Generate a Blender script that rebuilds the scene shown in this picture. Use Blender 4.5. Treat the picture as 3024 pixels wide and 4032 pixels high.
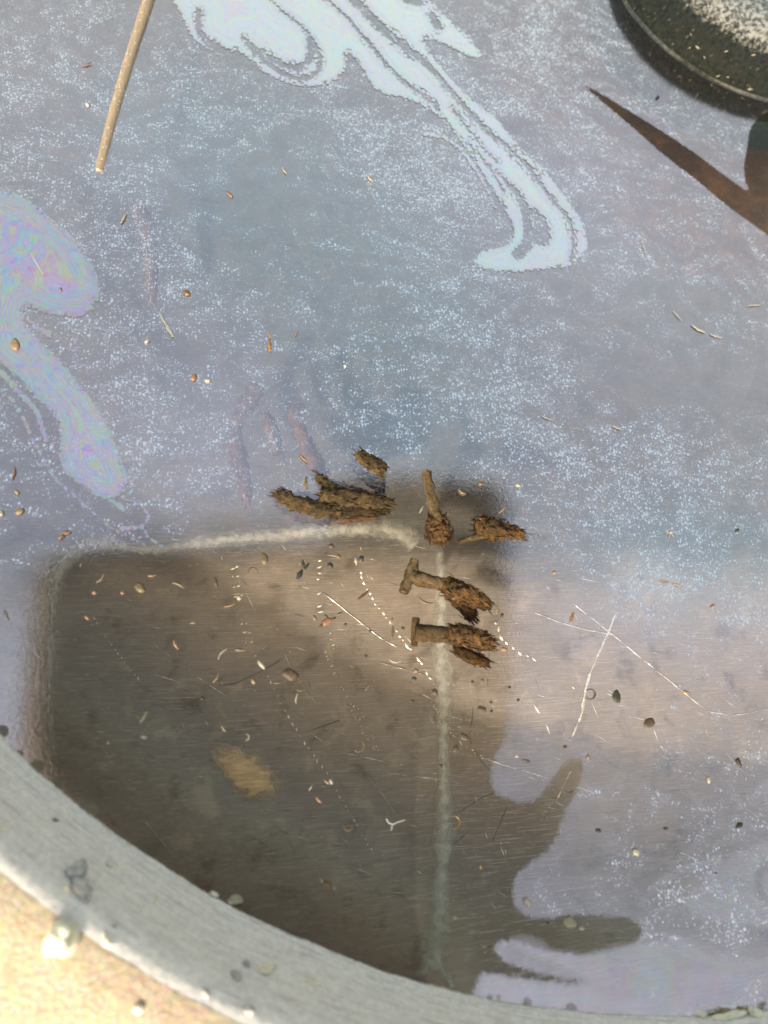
import bpy, math, random
import numpy as np
from mathutils import Vector, Matrix, noise

random.seed(7)
rng = np.random.default_rng(11)
for o in list(bpy.data.objects):
    bpy.data.objects.remove(o)
SC = bpy.context.scene
COL = SC.collection

# ------------------------------------------------------------------ camera
H = 0.10                       # the lens is 10 cm above the water
FPX, CX, CY = 2911.0, 1512.0, 2016.0
NADIR = (966.0, 3044.0)
_n = Vector(((NADIR[0]-CX)/FPX, -(NADIR[1]-CY)/FPX, -1.0))
_u = (-_n).normalized()
_y = (Vector((0, 1, 0)) - _u*_u.y).normalized()
_x = _y.cross(_u)
M = Matrix((_x, _y, _u))       # camera axes -> world axes
EYE = Vector((0, 0, H))
cam = bpy.data.cameras.new('camera')
cam.sensor_fit = 'VERTICAL'
cam.sensor_height = 36.0
cam.sensor_width = 27.0
cam.lens = 36.0*FPX/4032.0
cam.clip_start = 0.004
cam.clip_end = 200.0
cam.dof.use_dof = True
cam.dof.focus_distance = 0.116
cam.dof.aperture_fstop = 17.0
camo = bpy.data.objects.new('camera', cam)
COL.objects.link(camo)
camo.matrix_world = Matrix.Translation(EYE) @ M.to_4x4()
SC.camera = camo

# ------------------------------------------------------------------ sky, sun, exposure
SUN_EL, SUN_ROT = math.radians(30), math.radians(210)
w = bpy.data.worlds.new('World'); SC.world = w
w.use_nodes = True
wn = w.node_tree
bg = wn.nodes['Background']
sky = wn.nodes.new('ShaderNodeTexSky')
sky.sky_type = 'NISHITA'
sky.sun_disc = False
sky.sun_elevation = SUN_EL
sky.sun_rotation = SUN_ROT
sky.air_density = 3.2
sky.dust_density = 10.0
sky.ozone_density = 2.5
wn.links.new(sky.outputs[0], bg.inputs[0])
bg.inputs[1].default_value = 0.10
sd = bpy.data.lights.new('sun', 'SUN')
sd.energy = 2.05
sd.angle = math.radians(3.0)
sd.color = (1.0, 0.92, 0.80)
so = bpy.data.objects.new('sun', sd); COL.objects.link(so)
sdir = Vector((math.sin(SUN_ROT)*math.cos(SUN_EL), math.cos(SUN_ROT)*math.cos(SUN_EL), math.sin(SUN_EL)))
so.rotation_euler = sdir.to_track_quat('Z', 'Y').to_euler()
so.location = sdir*2
SC.view_settings.view_transform = 'Standard'
SC.view_settings.look = 'None'
SC.view_settings.gamma = 1.0
SC.view_settings.exposure = 2.13
SC.cycles.use_denoising = True
SC.cycles.max_bounces = 10
SC.cycles.transparent_max_bounces = 16
SC.cycles.sample_clamp_indirect = 6.0


# ------------------------------------------------------------------ helpers
def ray(px, py):
    return M @ Vector(((px-CX)/FPX, -(py-CY)/FPX, -1.0))


def P(px, py, z=0.0):
    """point of the horizontal plane z seen at a pixel of the 3024 x 4032 photograph"""
    r = ray(px, py)
    return EYE + r*((z-H)/r.z)


def mmpp(px, py):
    """metres per photograph pixel at the water there"""
    p = P(px, py)
    return (p-EYE).length/math.sqrt(FPX**2+(px-CX)**2+(py-CY)**2)


def nz(p, s=1.0, seed=0.0):
    return noise.noise(Vector((p[0]*s+seed, p[1]*s-seed*.7, p[2]*s+seed*.3)))


def tag(o, label=None, cat=None, group=None, kind=None):
    if label: o['label'] = label
    if cat: o['category'] = cat
    if group: o['group'] = group
    if kind: o['kind'] = kind
    return o


def empty(name, loc, **k):
    o = bpy.data.objects.new(name, None)
    o.empty_display_size = 0.002
    COL.objects.link(o); o.location = loc
    return tag(o, **k)


def mk(name, verts, faces, mat, parent=None, loc=None, smooth=True, attrs=None, **k):
    v = [Vector(q) for q in verts]
    if loc is None:
        loc = parent.location.copy() if parent else Vector((0, 0, 0))
    loc = Vector(loc)
    me = bpy.data.meshes.new(name)
    me.from_pydata([q-loc for q in v], [], faces)
    if smooth:
        me.polygons.foreach_set('use_smooth', [True]*len(me.polygons))
    me.materials.append(mat)
    for an, av in (attrs or {}).items():
        a = me.attributes.new(an, 'FLOAT', 'POINT')
        a.data.foreach_set('value', np.asarray(av, dtype=np.float32))
    o = bpy.data.objects.new(name, me)
    COL.objects.link(o)
    if parent:
        o.parent = parent
        o.location = loc - parent.matrix_basis.translation
    else:
        o.location = loc
    return tag(o, **k)


class Nodes:
    def __init__(s, name):
        s.m = bpy.data.materials.new(name); s.m.use_nodes = True
        s.t = s.m.node_tree
        s.t.nodes.clear()
        s.out = s.t.nodes.new('ShaderNodeOutputMaterial')

    def put(s, sock, v):
        if v is None: return
        if hasattr(v, 'is_output'): s.t.links.new(v, sock)
        else:
            if isinstance(v, (tuple, list)) and len(v) == 3 and sock.type == 'RGBA': v = (*v, 1)
            sock.default_value = v

    def n(s, typ, ins=None, **props):
        nd = s.t.nodes.new('ShaderNode'+typ)
        for k, v in props.items(): setattr(nd, k, v)
        for k, v in (ins or {}).items(): s.put(nd.inputs[k], v)
        return nd

    def math(s, op, a, b=None, c=None, clamp=False):
        nd = s.n('Math', operation=op, use_clamp=clamp)
        s.put(nd.inputs[0], a); s.put(nd.inputs[1], b)
        if c is not None: s.put(nd.inputs[2], c)
        return nd.outputs[0]

    def mapr(s, v, a, b, c=0.0, d=1.0, smooth=True):
        nd = s.n('MapRange', interpolation_type='SMOOTHSTEP' if smooth else 'LINEAR')
        s.put(nd.inputs[0], v)
        for i, q in enumerate((a, b, c, d)): s.put(nd.inputs[1+i], q)
        return nd.outputs[0]

    def mix(s, f, a, b):
        nd = s.n('Mix', data_type='RGBA')
        s.put(nd.inputs[0], f); s.put(nd.inputs[6], a); s.put(nd.inputs[7], b)
        return nd.outputs[2]

    def noise(s, vec, scale, detail=3.0, rough=.55, dist=0.0):
        return s.n('TexNoise', {'Vector': vec, 'Scale': scale, 'Detail': detail, 'Roughness': rough, 'Distortion': dist})

    def pos(s, which='Object', scale=(1000, 1000, 1000), rot=(0, 0, 0)):
        tc = s.n('TexCoord')
        mp = s.n('Mapping', {'Vector': tc.outputs[which], 'Scale': scale, 'Rotation': rot})
        return mp.outputs[0]

    def world(s, scale=(1000, 1000, 1000), rot=(0, 0, 0)):
        g = s.n('NewGeometry')
        return s.n('Mapping', {'Vector': g.outputs['Position'], 'Scale': scale, 'Rotation': rot}).outputs[0]

    def attr(s, name):
        return s.n('Attribute', attribute_name=name).outputs['Fac']

    def ramp(s, v, stops):
        nd = s.n('ValToRGB'); s.put(nd.inputs[0], v)
        e = nd.color_ramp.elements
        while len(e) < len(stops): e.new(0.5)
        for i, (p, c) in enumerate(stops):
            e[i].position = p; e[i].color = (*c, 1)
        return nd.outputs[0]


def simple(name, c1, c2, scale=2.0, rough=.6, metal=0.0, bump=.15, spec=.5):
    """two-tone natural matter; scale is features per mm"""
    b = Nodes(name)
    v = b.pos()
    f = b.noise(v, scale, 5, .6)
    f2 = b.noise(v, scale*4.3, 3, .6)
    fac = b.mapr(f.outputs[0], .35, .68)
    col = b.mix(fac, c1, c2)
    bm = b.n('Bump', {'Strength': bump, 'Distance': .0002, 'Height': f2.outputs[0]})
    pr = b.n('BsdfPrincipled', {'Base Color': col, 'Roughness': rough, 'Metallic': metal, 'Normal': bm.outputs[0], 'Specular IOR Level': spec})
    b.put(b.out.inputs[0], pr.outputs[0])
    return b.m


# ------------------------------------------------------------------ shapes measured on the photograph
def poly_sdf(X, Y, pts):
    """signed distance to a polygon (negative inside)"""
    pts = np.asarray(pts, float)
    d2 = np.full(X.shape, 1e18); ins = np.zeros(X.shape, bool)
    for (x0, y0), (x1, y1) in zip(pts, np.roll(pts, -1, 0)):
        ex, ey = x1-x0, y1-y0
        t = np.clip(((X-x0)*ex+(Y-y0)*ey)/(ex*ex+ey*ey+1e-9), 0, 1)
        d2 = np.minimum(d2, (X-x0-t*ex)**2+(Y-y0-t*ey)**2)
        c = (y0 > Y) != (y1 > Y)
        with np.errstate(divide='ignore', invalid='ignore'):
            ins ^= c & (X < (x1-x0)*(Y-y0)/(y1-y0+1e-12)+x0)
    d = np.sqrt(d2)
    return np.where(ins, -d, d)


def stroke(X, Y, pts, w0, w1=None):
    """signed distance to a tapering brush stroke, and how far along it the nearest point lies"""
    w1 = w0 if w1 is None else w1
    pts = smooth_line(pts)
    seg = np.hypot(*np.diff(pts, axis=0).T); tot = seg.sum(); acc = 0.0
    best = np.full(X.shape, 1e9); al = np.zeros(X.shape)
    for i in range(len(pts)-1):
        x0, y0 = pts[i]; ex, ey = pts[i+1]-pts[i]
        t = np.clip(((X-x0)*ex+(Y-y0)*ey)/(ex*ex+ey*ey+1e-9), 0, 1)
        s = (acc+t*seg[i])/tot
        d = np.hypot(X-x0-t*ex, Y-y0-t*ey)-(w0+(w1-w0)*s)*.5
        m = d < best
        best = np.where(m, d, best); al = np.where(m, s*tot, al); acc += seg[i]
    return best, al


def smooth_line(pts, k=3):
    p = np.asarray(pts, float)
    for _ in range(k if len(p) > 2 else 0):
        q = [p[0]]
        for a, b in zip(p[:-1], p[1:]):
            q += [a*.75+b*.25, a*.25+b*.75]
        p = np.array(q+[p[-1]])
        if len(p) > 60: break
    return p


def smooth_poly(pts, k=2):
    p = np.asarray(pts, float)
    for _ in range(k):
        n_ = np.roll(p, -1, 0)
        p = np.stack([p*.75+n_*.25, p*.25+n_*.75], 1).reshape(-1, 2)
    return p


# ------------------------------------------------------------------ materials
def basin_material():
    b = Nodes('tarnished_steel')
    g = b.world((1, 1, 1))
    z = b.n('SeparateXYZ', {0: g}).outputs[2]
    v = b.world()
    # brushed lines
    br = b.noise(b.world((240, 5200, 1000), (0, 0, math.radians(22))), 1.0, 3, .6)
    br2 = b.noise(b.world((120, 2600, 1000), (0, 0, math.radians(31))), 1.0, 2, .6)
    big = b.noise(v, .045, 4, .55, .6)
    mid = b.noise(v, .22, 5, .62, .4)
    fine = b.noise(v, 1.6, 4, .65)
    c = b.mix(b.mapr(big.outputs[0], .38, .62), (.252, .210, .184), (.212, .182, .164))
    c = b.mix(b.mapr(mid.outputs[0], .52, .72), c, (.130, .105, .085))
    c = b.mix(b.mapr(mid.outputs[0], .44, .30), c, (.30, .255, .21))
    sv = b.n('VectorMath', {0: g, 1: (.110, .150, -.012)}, operation='DISTANCE').outputs['Value']
    sv = b.math('ADD', sv, b.math('MULTIPLY', b.math('SUBTRACT', big.outputs[0], .5), .02))
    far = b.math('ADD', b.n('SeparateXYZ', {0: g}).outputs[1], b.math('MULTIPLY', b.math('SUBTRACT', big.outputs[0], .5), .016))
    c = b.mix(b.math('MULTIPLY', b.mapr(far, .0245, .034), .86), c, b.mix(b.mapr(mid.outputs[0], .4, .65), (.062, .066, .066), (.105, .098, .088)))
    st2 = b.n('VectorMath', {0: b.n('Mapping', {'Vector': g, 'Location': tuple(-q for q in (BROWN_AT.x, BROWN_AT.y*.72, BROWN_AT.z)), 'Scale': (1, .72, 1)}).outputs[0]}, operation='LENGTH').outputs['Value']
    st2 = b.math('ADD', st2, b.math('MULTIPLY', b.math('SUBTRACT', mid.outputs[0], .5), .012))
    c = b.mix(b.math('MULTIPLY', b.mapr(st2, .017, .006), .75), c, (.105, .068, .042))
    stain = b.mapr(sv, .070, .054)
    c = b.mix(b.math('MULTIPLY', stain, .92), c, b.mix(b.mapr(mid.outputs[0], .4, .65), (.075, .032, .012), (.15, .066, .024)))
    c = b.mix(b.math('MULTIPLY', b.mapr(br.outputs[0], .5, .75), b.math('MULTIPLY', b.mapr(far, .05, .02, .12, 1.0), .42)), c, (.46, .44, .42))
    c = b.mix(b.math('MULTIPLY', b.mapr(br2.outputs[0], .42, .25), .5), c, (.12, .112, .105))
    c = b.mix(b.math('MULTIPLY', b.mapr(fine.outputs[0], .55, .75), .35), c, (.38, .36, .33))
    # dry zinc above the water line
    dry = b.mix(b.mapr(fine.outputs[0], .35, .65), (.62, .595, .63), (.76, .735, .76))
    rel = b.n('VectorMath', {0: g, 1: (0.06481, 0.10121, 0)}, operation='SUBTRACT').outputs[0]
    rx = b.n('SeparateXYZ', {0: rel})
    ang = b.math('ARCTAN2', rx.outputs[1], rx.outputs[0])
    turn = b.noise(b.n('CombineXYZ', {0: b.math('MULTIPLY', ang, 26.0), 1: b.math('MULTIPLY', z, 2300.0), 2: 0.0}).outputs[0], 1.0, 4, .65)
    dry = b.mix(b.math('MULTIPLY', b.mapr(turn.outputs[0], .48, .70), .55), dry, (.31, .30, .325))
    dry = b.mix(b.math('MULTIPLY', b.mapr(turn.outputs[0], .46, .28), .5), dry, (.86, .84, .86))
    f3 = b.noise(v, 5.0, 3, .7)
    dry = b.mix(b.math('MULTIPLY', b.mapr(f3.outputs[0], .52, .72), .5), dry, (.50, .49, .51))
    f4 = b.noise(v, .35, 4, .6)
    dry = b.mix(b.math('MULTIPLY', b.mapr(f4.outputs[0], .5, .7), .25), dry, (.70, .69, .67))
    edge = b.math('ADD', z, b.math('MULTIPLY', b.math('SUBTRACT', fine.outputs[0], .5), .0006))
    isdry = b.mapr(edge, -.0002, .0003)
    c = b.mix(isdry, c, dry)
    hgt = b.math('ADD', b.math('MULTIPLY', br.outputs[0], .5), b.math('ADD', b.math('MULTIPLY', f3.outputs[0], b.math('MULTIPLY', isdry, .9)), b.math('MULTIPLY', fine.outputs[0], b.math('MULTIPLY', isdry, 1.3))))
    bm = b.n('Bump', {'Strength': .55, 'Distance': .00025, 'Height': hgt})
    pr = b.n('BsdfPrincipled', {'Base Color': c, 'Roughness': b.mapr(isdry, 0, 1, .36, .62, False),
                                'Metallic': b.mapr(isdry, 0, 1, .18, .12, False), 'Normal': bm.outputs[0]})
    b.put(b.out.inputs[0], pr.outputs[0])
    return b.m


def rim_material():
    b = Nodes('sunlit_zinc_lip')
    v = b.world()
    f = b.noise(v, 2.2, 4, .7)
    g = b.noise(v, .5, 3, .6)
    vo = b.n('TexVoronoi', {'Vector': v, 'Scale': 2.6}, feature='F1')
    c = b.mix(b.mapr(f.outputs[0], .35, .68), (.24, .195, .140), (.35, .295, .22))
    c = b.mix(.07, c, vo.outputs['Color'])
    c = b.mix(b.math('MULTIPLY', b.mapr(g.outputs[0], .5, .7), .4), c, (.19, .14, .095))
    bm = b.n('Bump', {'Strength': .6, 'Distance': .0003, 'Height': f.outputs[0]})
    pr = b.n('BsdfPrincipled', {'Base Color': c, 'Roughness': .42, 'Metallic': .25, 'Normal': bm.outputs[0]})
    b.put(b.out.inputs[0], pr.outputs[0])
    return b.m


def speckles(b, v, dens):
    """droplets of scum: 0..1"""
    wob = b.noise(v, 1.1, 2, .5)
    vv = b.n('VectorMath', {0: v, 1: b.n('VectorMath', {0: wob.outputs['Color'], 3: .35}, operation='SCALE').outputs[0]}, operation='ADD').outputs[0]

    def layer(scale, thin, rmax, soft):
        vo = b.n('TexVoronoi', {'Vector': vv, 'Scale': scale, 'Randomness': 1.0}, feature='F1', voronoi_dimensions='2D')
        rnd = b.n('SeparateColor', {0: vo.outputs['Color']}).outputs[0]
        # share of cells that carry a droplet grows with the density
        keep = b.math('SUBTRACT', b.math('ADD', rnd, b.math('MULTIPLY', dens, thin[1])), thin[0])
        rad = b.math('MULTIPLY', b.math('MAXIMUM', keep, 0.0), rmax)
        rad = b.math('MINIMUM', rad, .46)
        return b.mapr(vo.outputs['Distance'], b.math('SUBTRACT', rad, soft), b.math('ADD', rad, .001), 1.0, 0.0)
    a = layer(2.1, (1.0, 1.0), .80, .12)
    c = layer(.55, (1.04, .20), 1.4, .05)
    d = layer(3.5, (.80, .95), .80, .2)
    m = b.math('MAXIMUM', a, c)
    return b.math('MAXIMUM', m, b.math('MULTIPLY', d, .7))


def film_material():
    b = Nodes('scummy_water')
    v = b.world((1000, 800, 1000))
    dens, base, hue, gap = (b.attr(q) for q in ('dens', 'base', 'hue', 'gap'))
    n1 = b.noise(b.world((900, 1150, 1000), (0, 0, math.radians(28))), .10, 6, .62, 2.2)
    n2 = b.noise(v, .5, 3, .6, .3)
    n3 = b.noise(v, 1.8, 3, .7)
    dn = b.math('ADD', dens, b.math('MULTIPLY', b.math('SUBTRACT', n1.outputs[0], .52), 1.9))
    dr = b.noise(b.world((420, 1200, 1000), (0, 0, math.radians(38))), .20, 4, .6, 2.6)
    dn = b.math('ADD', dn, b.math('MULTIPLY', b.math('SUBTRACT', dr.outputs[0], .5), 1.1))
    sp = speckles(b, v, dn)
    wob = b.math('MULTIPLY', b.math('SUBTRACT', n3.outputs[0], .5), 16.0)
    cov = b.mapr(b.math('ADD', gap, wob), -3.0, 5.0)
    smoke = b.math('MULTIPLY', b.math('SUBTRACT', n1.outputs[0], .5), .22)
    f = b.math('ADD', b.math('ADD', base, smoke), b.math('MULTIPLY', sp, .60))
    f = b.math('MULTIPLY', b.math('MAXIMUM', f, 0.02), cov)
    f = b.math('MINIMUM', f, .92)
    hh = b.math('ADD', hue, b.math('MULTIPLY', b.math('SUBTRACT', n2.outputs[0], .5), .5))
    tint = b.mix(b.mapr(hh, 0, 1), (1.0, .80, .89), (.84, .835, .925))
    tint = b.mix(b.math('MULTIPLY', sp, .8), tint, (1.0, .885, .86))
    bm = b.n('Bump', {'Strength': .12, 'Distance': .0001, 'Height': n3.outputs[0]})
    gl = b.n('BsdfGlossy', {'Color': tint, 'Roughness': .05, 'Normal': bm.outputs[0]})
    tr = b.n('BsdfTransparent', {'Color': (.97, .95, .91, 1)})
    ge = b.n('NewGeometry')
    cs = b.math('ABSOLUTE', b.n('VectorMath', {0: ge.outputs['Incoming'], 1: ge.outputs['Normal']}, operation='DOT_PRODUCT').outputs['Value'])
    fr = b.math('ADD', .02, b.math('MULTIPLY', .98, b.math('POWER', b.math('SUBTRACT', 1.0, cs, clamp=True), 5.0)))
    clear = b.n('MixShader', {0: fr, 1: tr.outputs[0], 2: b.n('BsdfGlossy', {'Color': (1, 1, 1, 1), 'Roughness': .02}).outputs[0]})
    sh = b.n('MixShader', {0: f, 1: clear.outputs[0], 2: gl.outputs[0]})
    b.put(b.out.inputs[0], sh.outputs[0])
    return b.m


def slick_material(name, strength, vivid, rough_edge, pale, swirl=1.0, edge_=.72):
    """oil film: a mirror-like skin whose colour cycles with its thickness"""
    b = Nodes(name)
    v = b.world((1000, 800, 1000))
    s, al = b.attr('edge'), b.attr('along')
    n1 = b.noise(v, .12, 3, .5, 1.4)
    n3 = b.noise(v, 1.9, 3, .7)
    n4 = b.noise(v, .9, 3, .6)
    fl = b.n('CombineXYZ', {0: b.math('MULTIPLY', s, .085), 1: b.math('MULTIPLY', al, .006), 2: 0.0}).outputs[0]
    fw = b.n('VectorMath', {0: fl, 1: b.n('VectorMath', {0: n1.outputs['Color'], 3: 2.2*swirl}, operation='SCALE').outputs[0]}, operation='ADD').outputs[0]
    st = b.noise(fw, .8, 4, .55, .6)
    th = b.math('ADD', b.math('MULTIPLY', st.outputs[0], 4.6), b.math('MULTIPLY', n1.outputs[0], 3.6*swirl))
    ph = b.math('FRACT', th)
    P0, P1, P2, P3, P4, P5 = (.95, .56, .98), (1.0, .44, .72), (1.0, .76, .44), (.56, .90, .60), (.48, .80, .97), (.64, .52, 1.0)
    film = b.ramp(ph, [(0, P0), (.18, P1), (.32, P2), (.5, P3), (.7, P4), (.86, P5), (1.0, P0)])
    hotspot = b.mapr(n4.outputs[0], .56, .74)
    viv = b.math('MULTIPLY', b.math('ADD', .62, b.math('MULTIPLY', hotspot, .9)), vivid, clamp=True)
    col = b.mix(viv, pale, film)
    fine = b.noise(b.n('CombineXYZ', {0: b.math('MULTIPLY', s, .45), 1: b.math('MULTIPLY', al, .01), 2: 0.0}).outputs[0], 1.0, 3, .6)
    col = b.mix(b.math('MULTIPLY', b.mapr(fine.outputs[0], .52, .7), .16*min(vivid*1.6, 1)), col, (.55, .55, .62))
    wob = b.math('MULTIPLY', b.math('SUBTRACT', n3.outputs[0], .5), rough_edge)
    vo = b.n('TexVoronoi', {'Vector': v, 'Scale': 1.5}, feature='F1', voronoi_dimensions='2D')
    ss = b.math('ADD', s, b.math('ADD', wob, b.math('MULTIPLY', b.math('SUBTRACT', vo.outputs['Distance'], .35), rough_edge*.55)))
    a = b.mapr(ss, 3.5, -4.0)
    thin = b.mapr(b.math('ADD', s, b.math('MULTIPLY', b.math('SUBTRACT', n4.outputs[0], .5), 30.0)), 2.0, -34.0, edge_, 1.0)
    holes = b.mapr(vo.outputs['Distance'], .42, .58)
    holes = b.math('MULTIPLY', holes, b.mapr(b.math('ADD', s, b.math('MULTIPLY', b.math('SUBTRACT', n1.outputs[0], .5), 90.0)), -15.0, 4.0))
    a = b.math('MULTIPLY', b.math('MULTIPLY', a, thin), b.math('SUBTRACT', 1.0, holes))
    sh = b.math('MULTIPLY', a, b.math('ADD', strength, b.math('MULTIPLY', b.math('SUBTRACT', st.outputs[0], .5), .16)))
    gl = b.n('BsdfGlossy', {'Color': col, 'Roughness': .05})
    tr = b.n('BsdfTransparent', {'Color': (1, 1, 1, 1)})
    b.put(b.out.inputs[0], b.n('MixShader', {0: sh, 1: tr.outputs[0], 2: gl.outputs[0]}).outputs[0])
    return b.m


def deposit_glow_material():
    b = Nodes('pale_scale_glow')  # serves the drip deposit and the painted glow streaks
    v = b.world()
    e = b.attr('edge')
    f = b.noise(v, .75, 4, .6)
    a = b.mapr(b.math('ADD', e, b.math('MULTIPLY', b.math('SUBTRACT', f.outputs[0], .5), 1.3)), -.1, 1.5)
    c = b.mix(b.mapr(f.outputs[0], .35, .7), (.32, .32, .30), (.48, .48, .45))
    d = b.n('BsdfPrincipled', {'Base Color': c, 'Roughness': .6})
    t = b.n('BsdfTransparent')
    b.put(b.out.inputs[0], b.n('MixShader', {0: b.math('MULTIPLY', a, .62), 1: t.outputs[0], 2: d.outputs[0]}).outputs[0])
    return b.m


def cup_material():
    b = Nodes('dark_pitted_metal')
    v = b.pos()
    z = b.n('SeparateXYZ', {0: v}).outputs[2]
    f = b.noise(v, 1.2, 5, .7)
    g = b.noise(v, .25, 4, .6, .5)
    sc = b.noise(b.pos('Object', (300, 4200, 900), (.3, .5, .9)), 1.0, 3, .7)
    c = b.mix(b.mapr(f.outputs[0], .35, .65), (.010, .017, .023), (.026, .038, .046))
    c = b.mix(b.math('MULTIPLY', b.mapr(g.outputs[0], .48, .64), .6), c, (.024, .032, .038))
    worn_glare = b.mapr(b.math('ADD', z, b.math('MULTIPLY', b.math('SUBTRACT', f.outputs[0], .5), 5.0)), 18.6, 21.0)  # shoulder lightened by height: wear plus a painted highlight
    c = b.mix(worn_glare, c, b.mix(b.mapr(f.outputs[0], .4, .6), (.10, .115, .135), (.46, .49, .53)))
    vo = b.n('TexVoronoi', {'Vector': v, 'Scale': .9}, feature='F1')
    c = b.mix(b.mapr(vo.outputs['Distance'], .20, .12), c, (.012, .012, .012))
    c = b.mix(b.mapr(sc.outputs[0], .66, .74), c, (.55, .58, .58))
    bm = b.n('Bump', {'Strength': .8, 'Distance': .0004, 'Height': b.math('ADD', f.outputs[0], b.math('MULTIPLY', vo.outputs['Distance'], .6))})
    pr = b.n('BsdfPrincipled', {'Base Color': c, 'Roughness': .3, 'Metallic': 0.0, 'Specular IOR Level': .10, 'Normal': bm.outputs[0]})
    b.put(b.out.inputs[0], pr.outputs[0])
    return b.m


BROWN_AT = P(1960, 3420, -.012)  # centre of a browner area of the floor
BASIN, RIM, FILM, SCALE, CUP = basin_material(), rim_material(), film_material(), deposit_glow_material(), cup_material()  # SCALE colours both drip deposit and painted glow

# ------------------------------------------------------------------ basin
BC, BR = Vector((0.06481, 0.10121, 0)), 0.13363
DEPTH = 0.012


def lathe(profile, n, cx, cy, wob=0.0, seed=0):
    vs, fs = [], []
    for (r, z) in profile:
        for i in range(n):
            a = 2*math.pi*i/n
            rr = r
            if wob and z > -.006:
                rr += wob*(nz((math.cos(a)*BR, math.sin(a)*BR, z*.4), 90, seed)+.6*nz((math.cos(a)*BR, math.sin(a)*BR, z), 420, seed+3))
            vs.append((cx+rr*math.cos(a), cy+rr*math.sin(a), z))
    for k in range(len(profile)-1):
        for i in range(n):
            j = (i+1) % n
            fs.append((k*n+i, k*n+j, (k+1)*n+j, (k+1)*n+i))
    return vs, fs


basin = empty('basin', (BC.x, BC.y, -DEPTH-.002), label='round shallow zinc basin filled with scummy water', cat='basin')
prof = [(.0008, -DEPTH)] + [(r, -DEPTH) for r in (.02, .05, .08, .10, .112)] + [(.119, -.0114), (.1245, -.0093), (.1285, -.0062), (.1312, -.0032), (BR, 0.0),
        (.1350, .0030), (.1364, .0060), (.1376, .0088), (.1383, .0103), (.1390, .0114), (.1399, .0121), (.1408, .0124)]
vs, fs = lathe(prof, 720, BC.x, BC.y, .00022, 1)
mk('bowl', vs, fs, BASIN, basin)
prof = [(.14085, .01242), (.1420, .0126), (.1445, .0127), (.150, .0127), (.157, .0126), (.1600, .0120), (.1612, .0108), (.1608, .0094), (.159, .0085), (.150, .008), (.142, -.006), (.135, -.0145)]
vs, fs = lathe(prof, 360, BC.x, BC.y)
mk('rim', vs, fs, RIM, basin, label='sunlit grainy outer lip of the basin')


def strip(name, pts, widths, z, mat, parent, zrise=.0002, kind=None, cols=8):
    """a soft-edged ribbon, for deposit and for painted glow, lying on the basin floor or wall"""
    L = smooth_line(pts)
    W = np.interp(np.linspace(0, 1, len(L)), np.linspace(0, 1, len(widths)), widths)
    vs, fs, ed = [], [], []
    T = np.gradient(L, axis=0)
    for i, (x, y) in enumerate(L):
        t = T[i]/np.hypot(*T[i]); nx, ny = -t[1], t[0]
        endf = min(1, i/4, (len(L)-1-i)/4)
        for k in range(cols+1):
            q = (k/cols-.5)
            px, py = x+nx*q*W[i]*2, y+ny*q*W[i]*2
            e = (1-abs(q)*2)
            p = floor_pt(px, py, e*zrise+.00012)
            vs.append(p); ed.append(e*1.35*endf)
    for i in range(len(L)-1):
        for k in range(cols):
            a = i*(cols+1)+k
            fs.append((a, a+1, a+cols+2, a+cols+1))
    return mk(name, vs, fs, mat, parent, attrs={'edge': ed}, kind=kind)


def floor_z(x, y):
    r = math.hypot(x-BC.x, y-BC.y)
    rs = [.0, .112, .119, .1245, .1285, .1312, BR, .1350]
    zs = [-DEPTH, -DEPTH, -.0114, -.0093, -.0062, -.0032, 0, .003]
    return float(np.interp(r, rs, zs))


def floor_pt(px, py, lift=.0001):
    z = -DEPTH
    for _ in range(8):
        p = P(px, py, z)
        z = floor_z(p.x, p.y)+lift
    return P(px, py, z)


strip('drip_mark', [(1730, 2165), (1742, 2330), (1738, 2500), (1742, 2640), (1750, 2780), (1745, 2950), (1750, 3100), (1746, 3250), (1738, 3450), (1728, 3650), (1716, 3760), (1706, 3822)],
      [26, 30, 40, 60, 46, 24, 36, 56, 50, 60, 66, 90], 0, SCALE, basin)
strip('drip_mark', [(1712, 3760), (1680, 3815), (1630, 3848)], [26, 26, 16], 0, SCALE, basin)
strip('drip_mark', [(1720, 3765), (1752, 3840), (1790, 3890)], [26, 24, 14], 0, SCALE, basin)
strip('glow_streak', [(420, 2140), (520, 2158), (640, 2160), (800, 2132), (1000, 2113), (1200, 2094), (1400, 2078), (1520, 2080), (1590, 2104), (1640, 2150)],
      [22, 30, 34, 38, 36, 40, 44, 54, 60, 30], 0, SCALE, basin, .0002)  # bright mirrored edge, painted as a pale ribbon on the floor
strip('glow_streak', [(215, 2960), (192, 2820), (196, 2620), (204, 2460), (212, 2345), (232, 2250), (290, 2170), (370, 2134), (450, 2140)],
      [10, 20, 26, 26, 34, 40, 44, 44, 24], 0, SCALE, basin, .0002)  # left outline of the dark reflection, its bright edge painted
strip('glow_streak', [(2838, 372), (2822, 450), (2806, 540)], [30, 44, 30], 0, SCALE, basin)  # painted pale glint below the cup
GLINT = simple('tan_glint', (.30, .20, .10), (.48, .34, .18), 1.2, .4, .2)  # tan for the painted warm glint on the floor

# scratches: nicks and scores that show bare metal
NICK = simple('bare_bright_metal', (.42, .41, .39), (.80, .79, .75), 3, .3, .15, .05)
DARKN = simple('dark_hairline', (.09, .08, .07), (.14, .12, .10), 3, .7, 0, .05)
SCV, SCF, SCV2, SCF2 = [], [], [], []


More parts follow.
